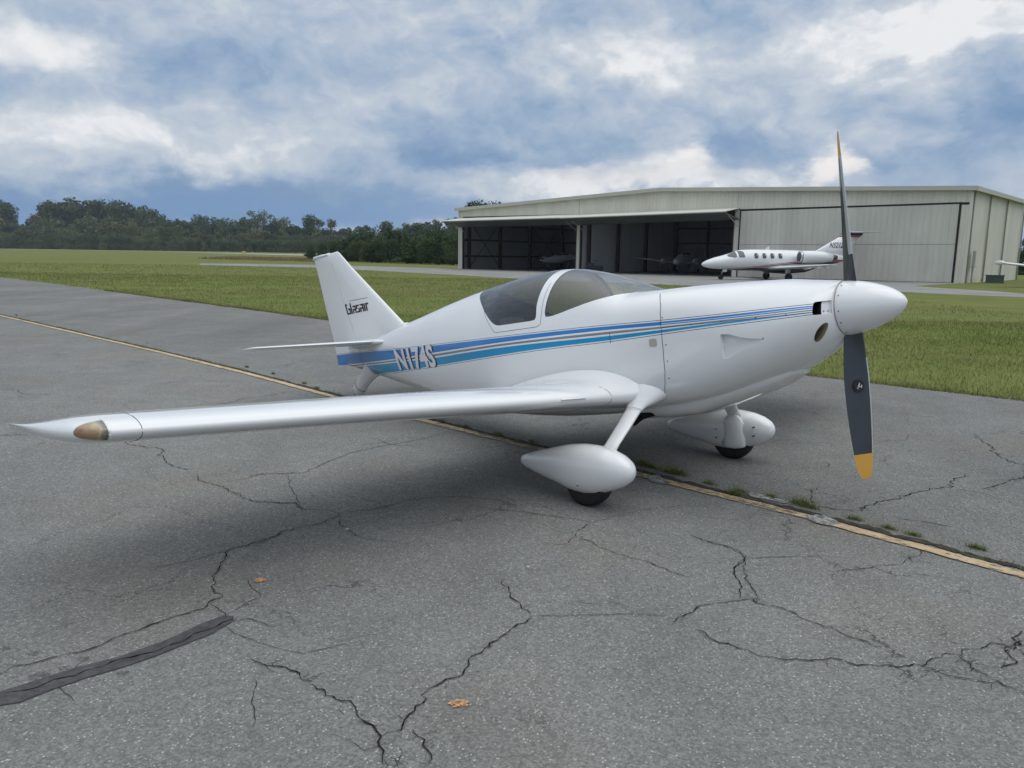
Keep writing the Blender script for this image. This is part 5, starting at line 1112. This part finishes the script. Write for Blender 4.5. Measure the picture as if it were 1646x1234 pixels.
for sd in (-1, 1):
    lst, m_ = wing_sections(sd); V = [p for r in lst for p in r]; n = len(lst)
    F = [(i*m_+k, i*m_+(k+1) % m_, (i+1)*m_+(k+1) % m_, (i+1)*m_+k) for i in range(n-1) for k in range(m_)]; F += [tuple(range(m_)), tuple((n-1)*m_+k for k in range(m_))]
    wg = mesh('wing', V, F, M_wht, AC); fix_normals(wg); sharp(wg, 60)
    # aileron and flap gaps near the trailing edge, tip joint, stall strip
    def wp(s, u, top, off=.0012):
        pc = [pchip([w[0] for w in WS], [w[i] for w in WS]) for i in range(1, 5)]; xl, z, c, t = [float(p(s)) for p in pc]
        yt = 5*t*(.2969*math.sqrt(u)-.126*u-.3516*u*u+.2843*u**3-.1030*u**4); yc = .08*u*(1-u); return Vector((xl-u*c, sd*s, z+(yc+(yt if top else -yt))*c+(off if top else -off)))
    def wline(pts, w, name, m, par=wg):
        mb = MB()
        for a, b2 in zip(pts[:-1], pts[1:]): mb.beam(a, b2, w, .0012)
        return mb.build(name, m, par)
    wline([wp(3.12, u, True) for u in (.0005, .005, .015, .03, .06, .1, .2, .4, .7, .97)], .0018, 'tip_joint', M_line)
    wline([wp(3.12, u, False) for u in (.0005, .005, .015, .03, .06, .1, .2)], .0018, 'tip_joint', M_line)
    wline([wp(s, .78, True) for s in (.7, 1.2, 1.7)], .005, 'flap_gap', M_line); wline([wp(s, .78, True) for s in (1.72, 2.3, 3.0)], .005, 'aileron_gap', M_line)
    wline([wp(.62, u, True) for u in (.0005, .004, .012, .03, .07)]+[], .004, 'fillet_joint', M_line); wline([wp(.62, u, False) for u in (.0005, .004, .012, .03, .07)], .004, 'fillet_joint', M_line)
    a, b2 = wp(.82, .0005, True, 0)+Vector((.001, 0, .001)), wp(1.0, .0005, True, 0)+Vector((.001, 0, .001))
    mb = MB(); mb.add([a+Vector((0, 0, .006)), a-Vector((0, 0, .006)), a+Vector((.010, 0, 0)), b2+Vector((0, 0, .006)), b2-Vector((0, 0, .006)), b2+Vector((.010, 0, 0))], [(0, 1, 2), (3, 5, 4), (0, 3, 4, 1), (1, 4, 5, 2), (2, 5, 3, 0)]); mb.build('stall_strip', M_wht, wg)
    # light in the wing tip leading edge: tan-brown cavity under a clear lens
    us = [('t', u) for u in (.10, .07, .045, .025, .012, .004)]+[('t', .0)]+[('b', u) for u in (.004, .012, .022, .034, .045)]
    for nm, off, m_l in (('wingtip_light', .0015, None), ('lens', .0045, None)):
        V = []; S_ = np.linspace(3.228, 3.322, 15)
        for s in S_:
            k = float(np.interp(s, [3.228, 3.25, 3.28, 3.305, 3.322], [.85, .82, .68, .4, .03])); cu = float(np.interp(s, [3.215, 3.352], [0., .012]))
            for tb, u in us: 
                uu = max(0, u*k); q = wp(s, uu, tb == 't', 0.); V.append(q+Vector((off*(1 if uu < .03 else .4), 0, off*(1 if tb == 't' else -1)*(.9 if uu > .002 else .0))))
        nn = len(us); F = [(i*nn+k, i*nn+k+1, (i+1)*nn+k+1, (i+1)*nn+k) for i in range(len(S_)-1) for k in range(nn-1)]
        if nm == 'wingtip_light':
            mt_ = bpy.data.materials.get('tip_light_cavity')
            if not mt_:
                mt_ = mat('tip_light_cavity', (.3, .22, .12), .35); b = NB(mt_); sx = b.sep(b.tc()); yy_ = b.math('ABSOLUTE', sx[1]); n_ = b.noise(b.tc(), 26, 4, .6)
                c_ = b.ramp(b.math('ADD', b.mr(yy_, 3.228, 3.330), b.math('MULTIPLY', b.math('SUBTRACT', n_, .5), .8)), [(.0, (.03, .04, .06)), (.14, (.20, .20, .16)), (.30, (.55, .46, .30)), (.48, (.36, .26, .14)), (.62, (.45, .25, .11)), (.85, (.26, .15, .08)), (1, (.10, .07, .05))]); b.col(c_)
            lt = mesh(nm, V, F, mt_, wg, True)
        else: mesh(nm, V, F, glass('lens_glass', (.93, .91, .86)) if 'lens_glass' not in bpy.data.materials else bpy.data.materials['lens_glass'], lt, True)
    wline([wp(3.225, u, True, .002) for u in (.10, .06, .03, .012, .003, .0005)]+[wp(3.225, u, False, .002) for u in (.003, .012, .03, .045)], .012, 'lens_strap', M_wht, wg)
    # landing gear: streamlined leg, wheel fairing, wheel
    lg = empty('landing_gear', parent=AC); Y = sd*.794; ox = -.03 if sd > 0 else 0; lx = -.075 if sd > 0 else 0
    mb = MB(); secs = [((.175, sd*.30, .63), .19, .10), ((.172, sd*.37, .59), .150, .078), ((.168, sd*.42, .560), .110, .052), ((.162, sd*.465, .532), .072, .030), ((.157+lx*.3, sd*.50, .505), .055, .022), ((.155+lx*.6, sd*.60, .425), .052, .019), ((.15+lx, sd*.70, .345), .049, .018), ((.145+lx, sd*.77, .28), .050, .019)]
    V = []; k = 20
    for (c, rx, ry) in secs:
        for j in range(k): t = 2*math.pi*j/k; V.append((c[0]+rx*(math.cos(t)+.12*math.cos(2*t)), c[1]+sd*.8*ry*math.sin(t), c[2]+ry*.75*math.sin(t)))
    mb.add(V, [(i*k+j, i*k+(j+1) % k, (i+1)*k+(j+1) % k, (i+1)*k+j) for i in range(len(secs)-1) for j in range(k)]+[tuple(range(k)), tuple((len(secs)-1)*k+j for j in range(k))]); leg = mb.build('leg', M_wht, lg, True)
    wline([Vector((.155+.056*(math.cos(t)+.12*math.cos(2*t)), sd*.502+sd*.8*.026*math.sin(t), .512+.026*.75*math.sin(t))) for t in np.linspace(0, 6.2832, 21)], .003, 'leg_joint', M_line, leg)
    PT_ = [(.362, .205, .004, .004), (.355, .206, .028, .030), (.335, .208, .050, .056), (.29, .210, .074, .086), (.22, .213, .093, .112), (.12, .210, .104, .138), (.02, .211, .107, .145), (-.08, .216, .102, .137), (-.18, .226, .090, .113), (-.28, .231, .073, .091), (-.38, .237, .054, .066), (-.46, .242, .037, .045), (-.50, .245, .026, .032), (-.515, .246, .012, .016)]
    mb = MB(); mb.add(*loft([(x, Y, zc, w, h) for x, zc, w, h in PT_], 40, 2.15)); pant = mb.build('wheel_fairing', M_wht, lg, True); pant.location.x = ox
    mb = MB(); q = (.02, Y+sd*.088, .135); mb.tube([(q[0], q[1]-sd*.01, q[2]), (q[0], q[1]+sd*.004, q[2])], [.010, .009], 14, upv=(0, 0, 1)); mb.build('axle_hole', M_riv, pant)
    mb = MB(); mb.add(*loft([(.185, Y-sd*.090, .18, .003, .08), (.16, Y-sd*.094, .20, .014, .11), (.10, Y-sd*.098, .215, .026, .13), (.05, Y-sd*.096, .2, .016, .11), (.0, Y-sd*.090, .17, .003, .07)], 16)); cf = mb.build('leg_cuff', M_wht, pant, True)
    for (x, z) in ((.26, .235), (.255, .175), (-.03, .225), (-.035, .165)): mb = MB(); mb.tube([(x, Y-sd*.085, z), (x, Y-sd*.108, z)], [.006, .005], 8, upv=(0, 0, 1)); mb.build('rivet', M_riv, pant)
    wh = empty('wheel', (.026+ox*.5, Y, .150), parent=lg); mb = MB(); mb.lathe([(-.05, .09), (-.056, .125), (-.045, .145), (-.02, .1515), (.02, .1515), (.045, .145), (.056, .125), (.05, .09)], 32, 'y'); mb.build('tyre', M_tyre, wh, ang=50)
    mb = MB(); mb.lathe([(-.04, .03), (-.045, .075), (.045, .075), (.04, .03)], 20, 'y'); mb.build('rim', M_rim, wh, ang=40)
    # tailplane half
    HS = [(.03, -3.035, 1.146, .62, .085), (.10, -3.045, 1.147, .61, .085), (1.12, -3.235, 1.176, .34, .085), (1.165, -3.25, 1.178, .31, .085), (1.187, -3.34, 1.180, .21, .06), (1.197, -3.485, 1.181, .03, .03)]
    mb = MB(); mb.add(*wing([(sd*s, x, z, c, t) for s, x, z, c, t in HS], 'y', 20, 0)); hz = mb.build('horizontal_stabilizer', M_wht, AC, ang=60)
    mb = MB()
    for s0 in (.12, 1.1):
        pass
    mb.beam((-3.43, sd*.12, 1.166), (-3.452, sd*1.11, 1.1885), .004, .004); mb.build('elevator_gap', M_line, hz)
# fin and rudder
def plate(name, poly, m, parent, tf):
    """solid fin piece: outline in x,z with aerofoil-like thickness from tf(x,z)"""
    r = resample(poly+[poly[0]], .035)[:-1]; n = len(r); c = r.mean(0); V = []; F = []; rings = (1, .985, .93, .8, .6, .35)
    for sd in (1, -1):
        for k in rings:
            for x, z in c+(r-c)*k: V.append((x, sd*(0 if k == 1 else tf(x, z)*min(1, (1-k)/.2)**.5), z))
        V.append((c[0], sd*tf(*c), c[1]))
    st = len(rings)*n+1
    for s_ in (0, 1):
        o_ = s_*st
        for q in range(len(rings)-1): F += [(o_+q*n+i, o_+q*n+(i+1) % n, o_+(q+1)*n+(i+1) % n, o_+(q+1)*n+i) for i in range(n)]
        F += [(o_+(len(rings)-1)*n+i, o_+(len(rings)-1)*n+(i+1) % n, o_+len(rings)*n) for i in range(n)]
    o = mesh(name, V, F, m, parent); bm = bmesh.new(); bm.from_mesh(o.data); bmesh.ops.remove_doubles(bm, verts=bm.verts, dist=1e-5); bmesh.ops.recalc_face_normals(bm, faces=bm.faces[:]); bm.to_mesh(o.data); bm.free(); sharp(o, 40); return o
def fin_x(z):   # leading and trailing edge of the whole fin at height z
    return float(np.interp(z, [1.0, 1.25, 1.909, 2.074, 2.12], [-2.50, -2.70, -3.513, -3.70, -3.78])), float(np.interp(z, [.95, 1.2, 1.536, 2.04, 2.12], [-3.95, -3.985, -4.067, -4.183, -4.22]))
FZ = list(np.linspace(1.00, 2.02, 20))+[2.05, 2.07, 2.085]
def fin_sec(z, k=1.): a, b2 = fin_x(z); return (z, a, 0, a-b2, .068*k)
mb = MB(); V = []; hinge = lambda z: float(np.interp(z, [.95, 1.113, 1.187, 1.831, 2.1], [-3.396, -3.458, -3.50, -3.771, -3.885]))
def half_sec(z, front, tk):
    a, b2 = fin_x(z); h = hinge(z); c = a-b2; pts = []
    us = (1-np.cos(np.linspace(0, math.pi, 24)))/2
    u_h = (a-h)/c; f = lambda u: 5*.078*tk*(.2969*math.sqrt(u)-.126*u-.3516*u*u+.2843*u**3-.1036*u**4)*c
    if front: L_ = us*(u_h-.0035)
    else: L_ = (u_h+.0035)+us*(1-u_h-.0035)
    return [(a-u*c, f(u)+.0012, z) for u in L_]+[(a-u*c, -f(u)-.0012, z) for u in L_[::-1]]
def stack(zs, front, name, m, ext=0):
    V = []; F = []
    for z, tk in zs: V += half_sec(z, front, tk)
    n = 48
    F = [(i*n+k, i*n+(k+1) % n, (i+1)*n+(k+1) % n, (i+1)*n+k) for i in range(len(zs)-1) for k in range(n)]+[tuple(range(n)), tuple((len(zs)-1)*n+k for k in range(n))]
    o = mesh(name, V, F, m, AC); fix_normals(o); return sharp(o, 50)
zt = [(z, 1.) for z in np.linspace(1.0, 2.02, 26)]+[(2.05, .92), (2.07, .78), (2.085, .5), (2.092, .1)]
vf = stack(zt, True, 'vertical_stabilizer', M_wht)
rd = stack([(.955, .5), (.962, .8), (.99, 1.)]+[(z, 1.) for z in np.linspace(1.03, 2.02, 26)]+[(2.05, .95), (2.075, .8), (2.095, .5), (2.103, .1)], False, 'rudder', M_str)
mb = MB(); mb.add(*loft([(-4.225, 0, 2.085, .004, .010), (-4.19, 0, 2.093, .018, .018), (-4.05, 0, 2.092, .026, .017), (-3.9, 0, 2.085, .03, .012)], 14)); mb.build('fin_cap', M_wht, vf, True)
def fy(x, z): a, b2 = fin_x(z); c = a-b2; u = min(1, max(0, (a-x)/c)); return -(5*.078*(.2969*math.sqrt(u)-.126*u-.3516*u*u+.2843*u**3-.1036*u**4)*c+.0012)
FL = [(-3.64, 1.505), (-3.28, 1.46)]
# angular upright-bar lettering on the fin
LET = {'G': (.62, [(0, 0, .16, 1), (.16, .84, .26, 1), (.16, 0, .58, .14), (.42, .14, .58, .56), (.28, .42, .42, .56)]), 'l': (.24, [(0, 0, .17, 1)]), 'a': (.50, [(0, 0, .15, .42), (.30, 0, .46, .72), (.06, .58, .30, .72), (.15, .28, .30, .42)]),
       's': (.46, [(0, .34, .15, .72), (.15, .58, .40, .72), (.26, 0, .42, .40), (0, 0, .26, .14)]), 'i': (.22, [(0, 0, .16, .72)]), 'r': (.38, [(0, 0, .16, .72), (.16, .56, .36, .72)])}
u0 = 0; tot = sum(LET[c][0] for c in 'Glasair'); mb = MB(); FX0, FX1, FZ0, FZ1 = -3.62, -3.20, 1.450, 1.555
for c in 'Glasair':
    for (a, b_, c2, d2) in LET[c][1]:
        P = []
        for (u, v) in ((u0+a, b_), (u0+c2, b_), (u0+c2, d2), (u0+a, d2)):
            z = FZ0+v*(FZ1-FZ0)+u/tot*.0; x = FX0+u/tot*(FX1-FX0)-v*.030; P.append((x, fy(x, z)-.0016, z))
        mb.add(P, [(0, 1, 2, 3)])
    u0 += LET[c][0]
mb.build('tail_lettering', M_blk, vf)
mb = MB(); [mb.beam((x, fy(x, 1.575)-.0012, 1.578-(x+3.56)*.02), (x+.03, fy(x+.03, 1.575)-.0012, 1.578-(x+3.53)*.02), .001, .0035) for x in np.arange(-3.56, -3.25, .03)]; mb.build('pinstripe', M_line, vf)
# dorsal blend where the turtledeck meets the fin
mb = MB(); mb.add(*loft([(-2.60, 0, 1.262, .01, .012), (-2.75, 0, 1.25, .035, .035), (-3.0, 0, 1.19, .055, .06), (-3.4, 0, 1.14, .05, .07), (-3.68, 0, 1.12, .03, .06)], 20)); mb.build('tail_fillet', M_wht, AC, True)
mb = MB()
for sd in (-1, 1): mb.add(*loft([(-2.93, sd*.09, 1.135, .02, .008), (-3.05, sd*.10, 1.142, .045, .028), (-3.3, sd*.085, 1.146, .05, .036), (-3.62, sd*.05, 1.15, .03, .02)], 16))
mb.build('tailplane_fillet', M_wht, AC, True)
# tailwheel under its fairing
tw = empty('tail_wheel_unit', parent=AC)
mb = MB(); mb.tube([(-3.30, 0, .93), (-3.40, 0, .865), (-3.50, 0, .80), (-3.59, 0, .735), (-3.635, 0, .70), (-3.66, 0, .675), (-3.668, 0, .668)], [.115, .088, .076, .074, .070, .055, .03], 20, sq=(.72, 1)); tf_ = mb.build('strut_fairing', M_wht, tw, ang=60)
mb = MB(); mb.tube([(-3.575, 0, .746), (-3.580, 0, .742)], [.0765, .0765], 20, sq=(.72, 1)); mb.build('fairing_joint', M_line, tf_)
twz = 3.64*math.tan(PB)+.062; wh = empty('wheel', (-3.64, 0, twz), parent=tw); mb = MB(); mb.lathe([(-.02, .03), (-.024, .05), (0, .062), (.024, .05), (.02, .03)], 20, 'y'); mb.build('tyre', M_tyre, wh, ang=50)
# spinner
SP = [(1.2365, .1405), (1.239, .1445), (1.26, .1430), (1.30, .1360), (1.34, .1265), (1.38, .1150), (1.42, .1005), (1.46, .0825), (1.49, .0640), (1.51, .0480), (1.525, .0320), (1.535, .0160), (1.539, .005)]
sf = pchip([a for a, _ in SP], [r for _, r in SP]); xsn = np.unique(np.concatenate([np.linspace(1.2365, 1.50, 26), np.linspace(1.5, 1.539, 16)]))
mb = MB(); mb.lathe([(float(x), float(sf(x))) for x in xsn], 56, 'x', (0, 0, .9685)); sp_ = mb.build('spinner', M_wht, AC, ang=50)
mb = MB(); mb.lathe([(1.226, .125), (1.2375, .132)], 48, 'x', (0, 0, .9685)); mb.build('backing_plate', mat('dark_plate', (.02, .02, .022), .5), sp_, True)
for a in np.radians([-150, -120, -95, -62, -35, -5, 25, 55, 85, 120, 150, 180]):
    r = float(sf(1.256)); c = Vector((1.256, r*math.sin(a), .9685+r*math.cos(a))); nrm = Vector((0, math.sin(a), math.cos(a))); mb = MB(); mb.tube([c-nrm*.003, c+nrm*.0014], [.0042, .0035], 8, upv=(1, 0, 0)); mb.build('screw', M_riv, sp_)
for x, z in ((1.214, .964), (1.226, .963)):
    mb = MB(); y = -(float(ysurf(x, z))-.006); mb.tube([(x-.012, y+.002, z), (x-.008, y-.001, z)], [.0036, .003], 8, upv=(0, 0, 1)); mb.build('screw', M_riv, BODY)
# propeller: two wide twisted blades with yellow tips
M_prop = mat('propeller_slate', (.028, .034, .045), .36, coat=.4); b = NB(M_prop); b.col(b.mix(b.mr(b.noise(b.vmul(b.tc(), (30, 30, 4)), 3, 5, .8), .55, .8, 0, .25), (.028, .034, .045), (.07, .08, .09)))
M_ytip = mat('propeller_tip_yellow', (.62, .34, .06), .45); b = NB(M_ytip); b.col(b.mix(b.mr(b.noise(b.tc(), 22, 4, .7), .6, .72, 0, .7), (.62, .33, .05), (.35, .22, .08)))
M_edge_sheen = mat('worn_edge_sheen', (.62, .63, .64), .34, .6)  # bare metal edge, paled so its colour carries the sky's sheen
def blade(sg):
    st_ = [(.10, .085, .60, 68), (.135, .092, .52, 64), (.17, .098, .38, 58), (.22, .108, .25, 51), (.30, .126, .17, 43), (.40, .138, .135, 38.5), (.50, .141, .115, 35), (.60, .136, .10, 33), (.70, .124, .09, 31.5), (.78, .110, .08, 31), (.84, .095, .08, 30.5), (.875, .079, .08, 30.5), (.895, .060, .08, 30.5), (.905, .038, .09, 30.5), (.909, .012, .12, 30.5)]
    fc, ft, fb = [pchip([s[0] for s in st_], [s[i] for s in st_]) for i in (1, 2, 3)]; pr = naca(1., 14); n = len(pr)
    def part(r0, r1, k, name, m):
        V = []
        for r in (r0+(r1-r0)*np.linspace(0, 1, k)**(.6 if name == 'blade_tip' else 1)):
            c, t, be = float(fc(r)), float(ft(r)), R_(float(fb(r))); ch = Vector((math.sin(be), -sg*math.cos(be), 0)); th_ = Vector((math.cos(be), sg*math.sin(be), 0))
            for u, w in pr: V.append(Vector((1.268, 0, .973+sg*r))+ch*(.42-u)*c+th_*(w*t*c*.5+.15*t*c*.5))
        F = [(i*n+j, i*n+(j+1) % n, (i+1)*n+(j+1) % n, (i+1)*n+j) for i in range(k-1) for j in range(n)]+[tuple(range(n)), tuple((k-1)*n+j for j in range(n))]
        o = mesh(name, V, F, m, None); fix_normals(o); return sharp(o, 60), (fc, fb, ft)
    bl, fn = part(.10, .775, 34, 'propeller_blade', M_prop); bl.parent = AC
    tp, _ = part(.775, .909, 18, 'blade_tip', M_ytip); tp.parent = bl
    V = []; k = 30; us_ = (.06, .045, .03, .015, .004, 0, .004, .015, .03, .045, .06) if sg < 0 else (.3, .2, .1, .03, .004, 0, .004, .03, .1, .2, .3)  # far wider on the upper blade, where it paints in the sky reflection
    for r in np.linspace(.27, .774, k):
        c, t, be = float(fc(r)), float(ft(r)), R_(float(fb(r))); ch = Vector((math.sin(be), -sg*math.cos(be), 0)); th_ = Vector((math.cos(be), sg*math.sin(be), 0))
        for j, u in enumerate(us_):
            w = 5*(.2969*math.sqrt(u)-.126*u-.3516*u*u)*(1 if j < 5 else -1); V.append(Vector((1.268, 0, .973+sg*r))+ch*((.42-u)*c+.0008)+th_*(w*t*c*.5+.15*t*c*.5+(.0008 if j < 5 else -.0008)))
    F = [(i*11+j, i*11+j+1, (i+1)*11+j+1, (i+1)*11+j) for i in range(k-1) for j in range(10)]; eg = mesh('edge_guard_sheen', V, F, M_edge_sheen, bl, True)
    return bl, fn
bu, _ = blade(1); bd, fn = blade(-1)
# round maker's badge on the lower blade
rr = .415; c, be, t = float(fn[0](rr)), R_(float(fn[1](rr))), float(fn[2](rr)); ch = Vector((math.sin(be), math.cos(be), 0)); th_ = Vector((math.cos(be), -math.sin(be), 0)); cen = Vector((1.268, 0, .973-rr))-ch*.06*c
for s_ in (1, -1):
    base = cen+th_*s_*(t*c*.5*1.02+.001)+th_*.15*t*c*.25
    def disc(r, off, m, name, par, pts=None):
        mb = MB(); P = [(r*math.cos(a), r*1.12*math.sin(a)) for a in np.linspace(0, 6.2832, 29)[:-1]] if pts is None else pts
        mb.prism([base+ch*u+Vector((0, 0, 1))*v+th_*s_*off for u, v in P], -th_*s_*.0012); return mb.build(name, m, par)
    bg_ = disc(.030, .0015, M_blk, 'badge', bd); mw_ = mat('badge_white', (.6, .6, .6), .5) if 'badge_white' not in bpy.data.materials else bpy.data.materials['badge_white']
    disc(0, .0022, mw_, 'badge_mark', bg_, [(-.004, .004), (.004, .016), (.008, .014), (.002, .002), (.010, -.004), (.006, -.009), (-.002, -.001), (-.006, -.016), (-.010, -.014)])
    disc(0, .0022, mw_, 'badge_mark', bg_, [(.012, .006), (.018, .004), (.016, -.012), (.011, -.010)])
# cabin: two seats, panel, glareshield, headrests, rear shelf
M_seat = mat('seat_fabric', (.16, .155, .15), .9); M_pan = mat('instrument_panel_grey', (.02, .02, .022), .6)
for y in (-.19, .19):
    st = empty('seat', parent=AC)
    mb = MB(); mb.add(*loft([(-.52, y, .66, .15, .05), (-.58, y, .67, .17, .07), (-.95, y, .65, .17, .07), (-1.0, y, .66, .15, .05)], 16, 4)); mb.build('cushion', M_seat, st, True)
    mb = MB(); mb.tube([(-.98, y, .68), (-1.02, y, .85), (-1.08, y, 1.02), (-1.12, y, 1.16)], [.16, .17, .16, .12], 16, sq=(1, .28)); mb.build('backrest', M_seat, st, True)
mb = MB(); mb.add(*loft([(.02, 0, 1.155, .30, .025), (-.1, 0, 1.15, .34, .03), (-.24, 0, 1.12, .37, .035), (-.27, 0, 1.10, .37, .03)], 24, 2.6)); mb.box((-.22, 0, 1.02), (.03, .70, .2)); mb.build('instrument_panel', M_pan, AC, ang=40)
mb = MB(); mb.box((-1.42, 0, .95), (.5, .5, .03)); mb.box((-1.2, 0, .80), (.03, .62, .3)); mb.box((-.6, 0, .52), (1.2, .6, .03)); mb.build('cabin_floor', M_int, AC)
# roof hoop lining behind the windshield and mid-cabin bow
V = []; F = []
for x in (-.600, -.665):
    for t in np.linspace(0, math.pi, 41):
        y, z = fpoint(np.array([x]), np.array([t])); V.append((x, float(y[0])*.965, FM(x)+(float(z[0])-FM(x))*.972))
F = [(i, i+1, 41+i+1, 41+i) for i in range(40)]
mesh('roof_bow', [tuple(map(float, v)) for v in V], F, mat('bow_white', (.55, .56, .57), .5), AC, True)

# ---------------------------------------------------------------- air between here and the far trees
mb = MB(); mb.box((0, 230, 34), (1400, 1000, 72)); hz_m = bpy.data.materials.new('haze_air'); hz_m.use_nodes = True; nt = hz_m.node_tree; nt.nodes.clear()
pv = nt.nodes.new('ShaderNodeVolumePrincipled'); pv.inputs['Color'].default_value = (.80, .88, 1, 1); pv.inputs['Density'].default_value = .00024; pv.inputs['Anisotropy'].default_value = .2
o_ = nt.nodes.new('ShaderNodeOutputMaterial'); nt.links.new(pv.outputs[0], o_.inputs['Volume']); tag(mb.build('haze', hz_m), kind='stuff')
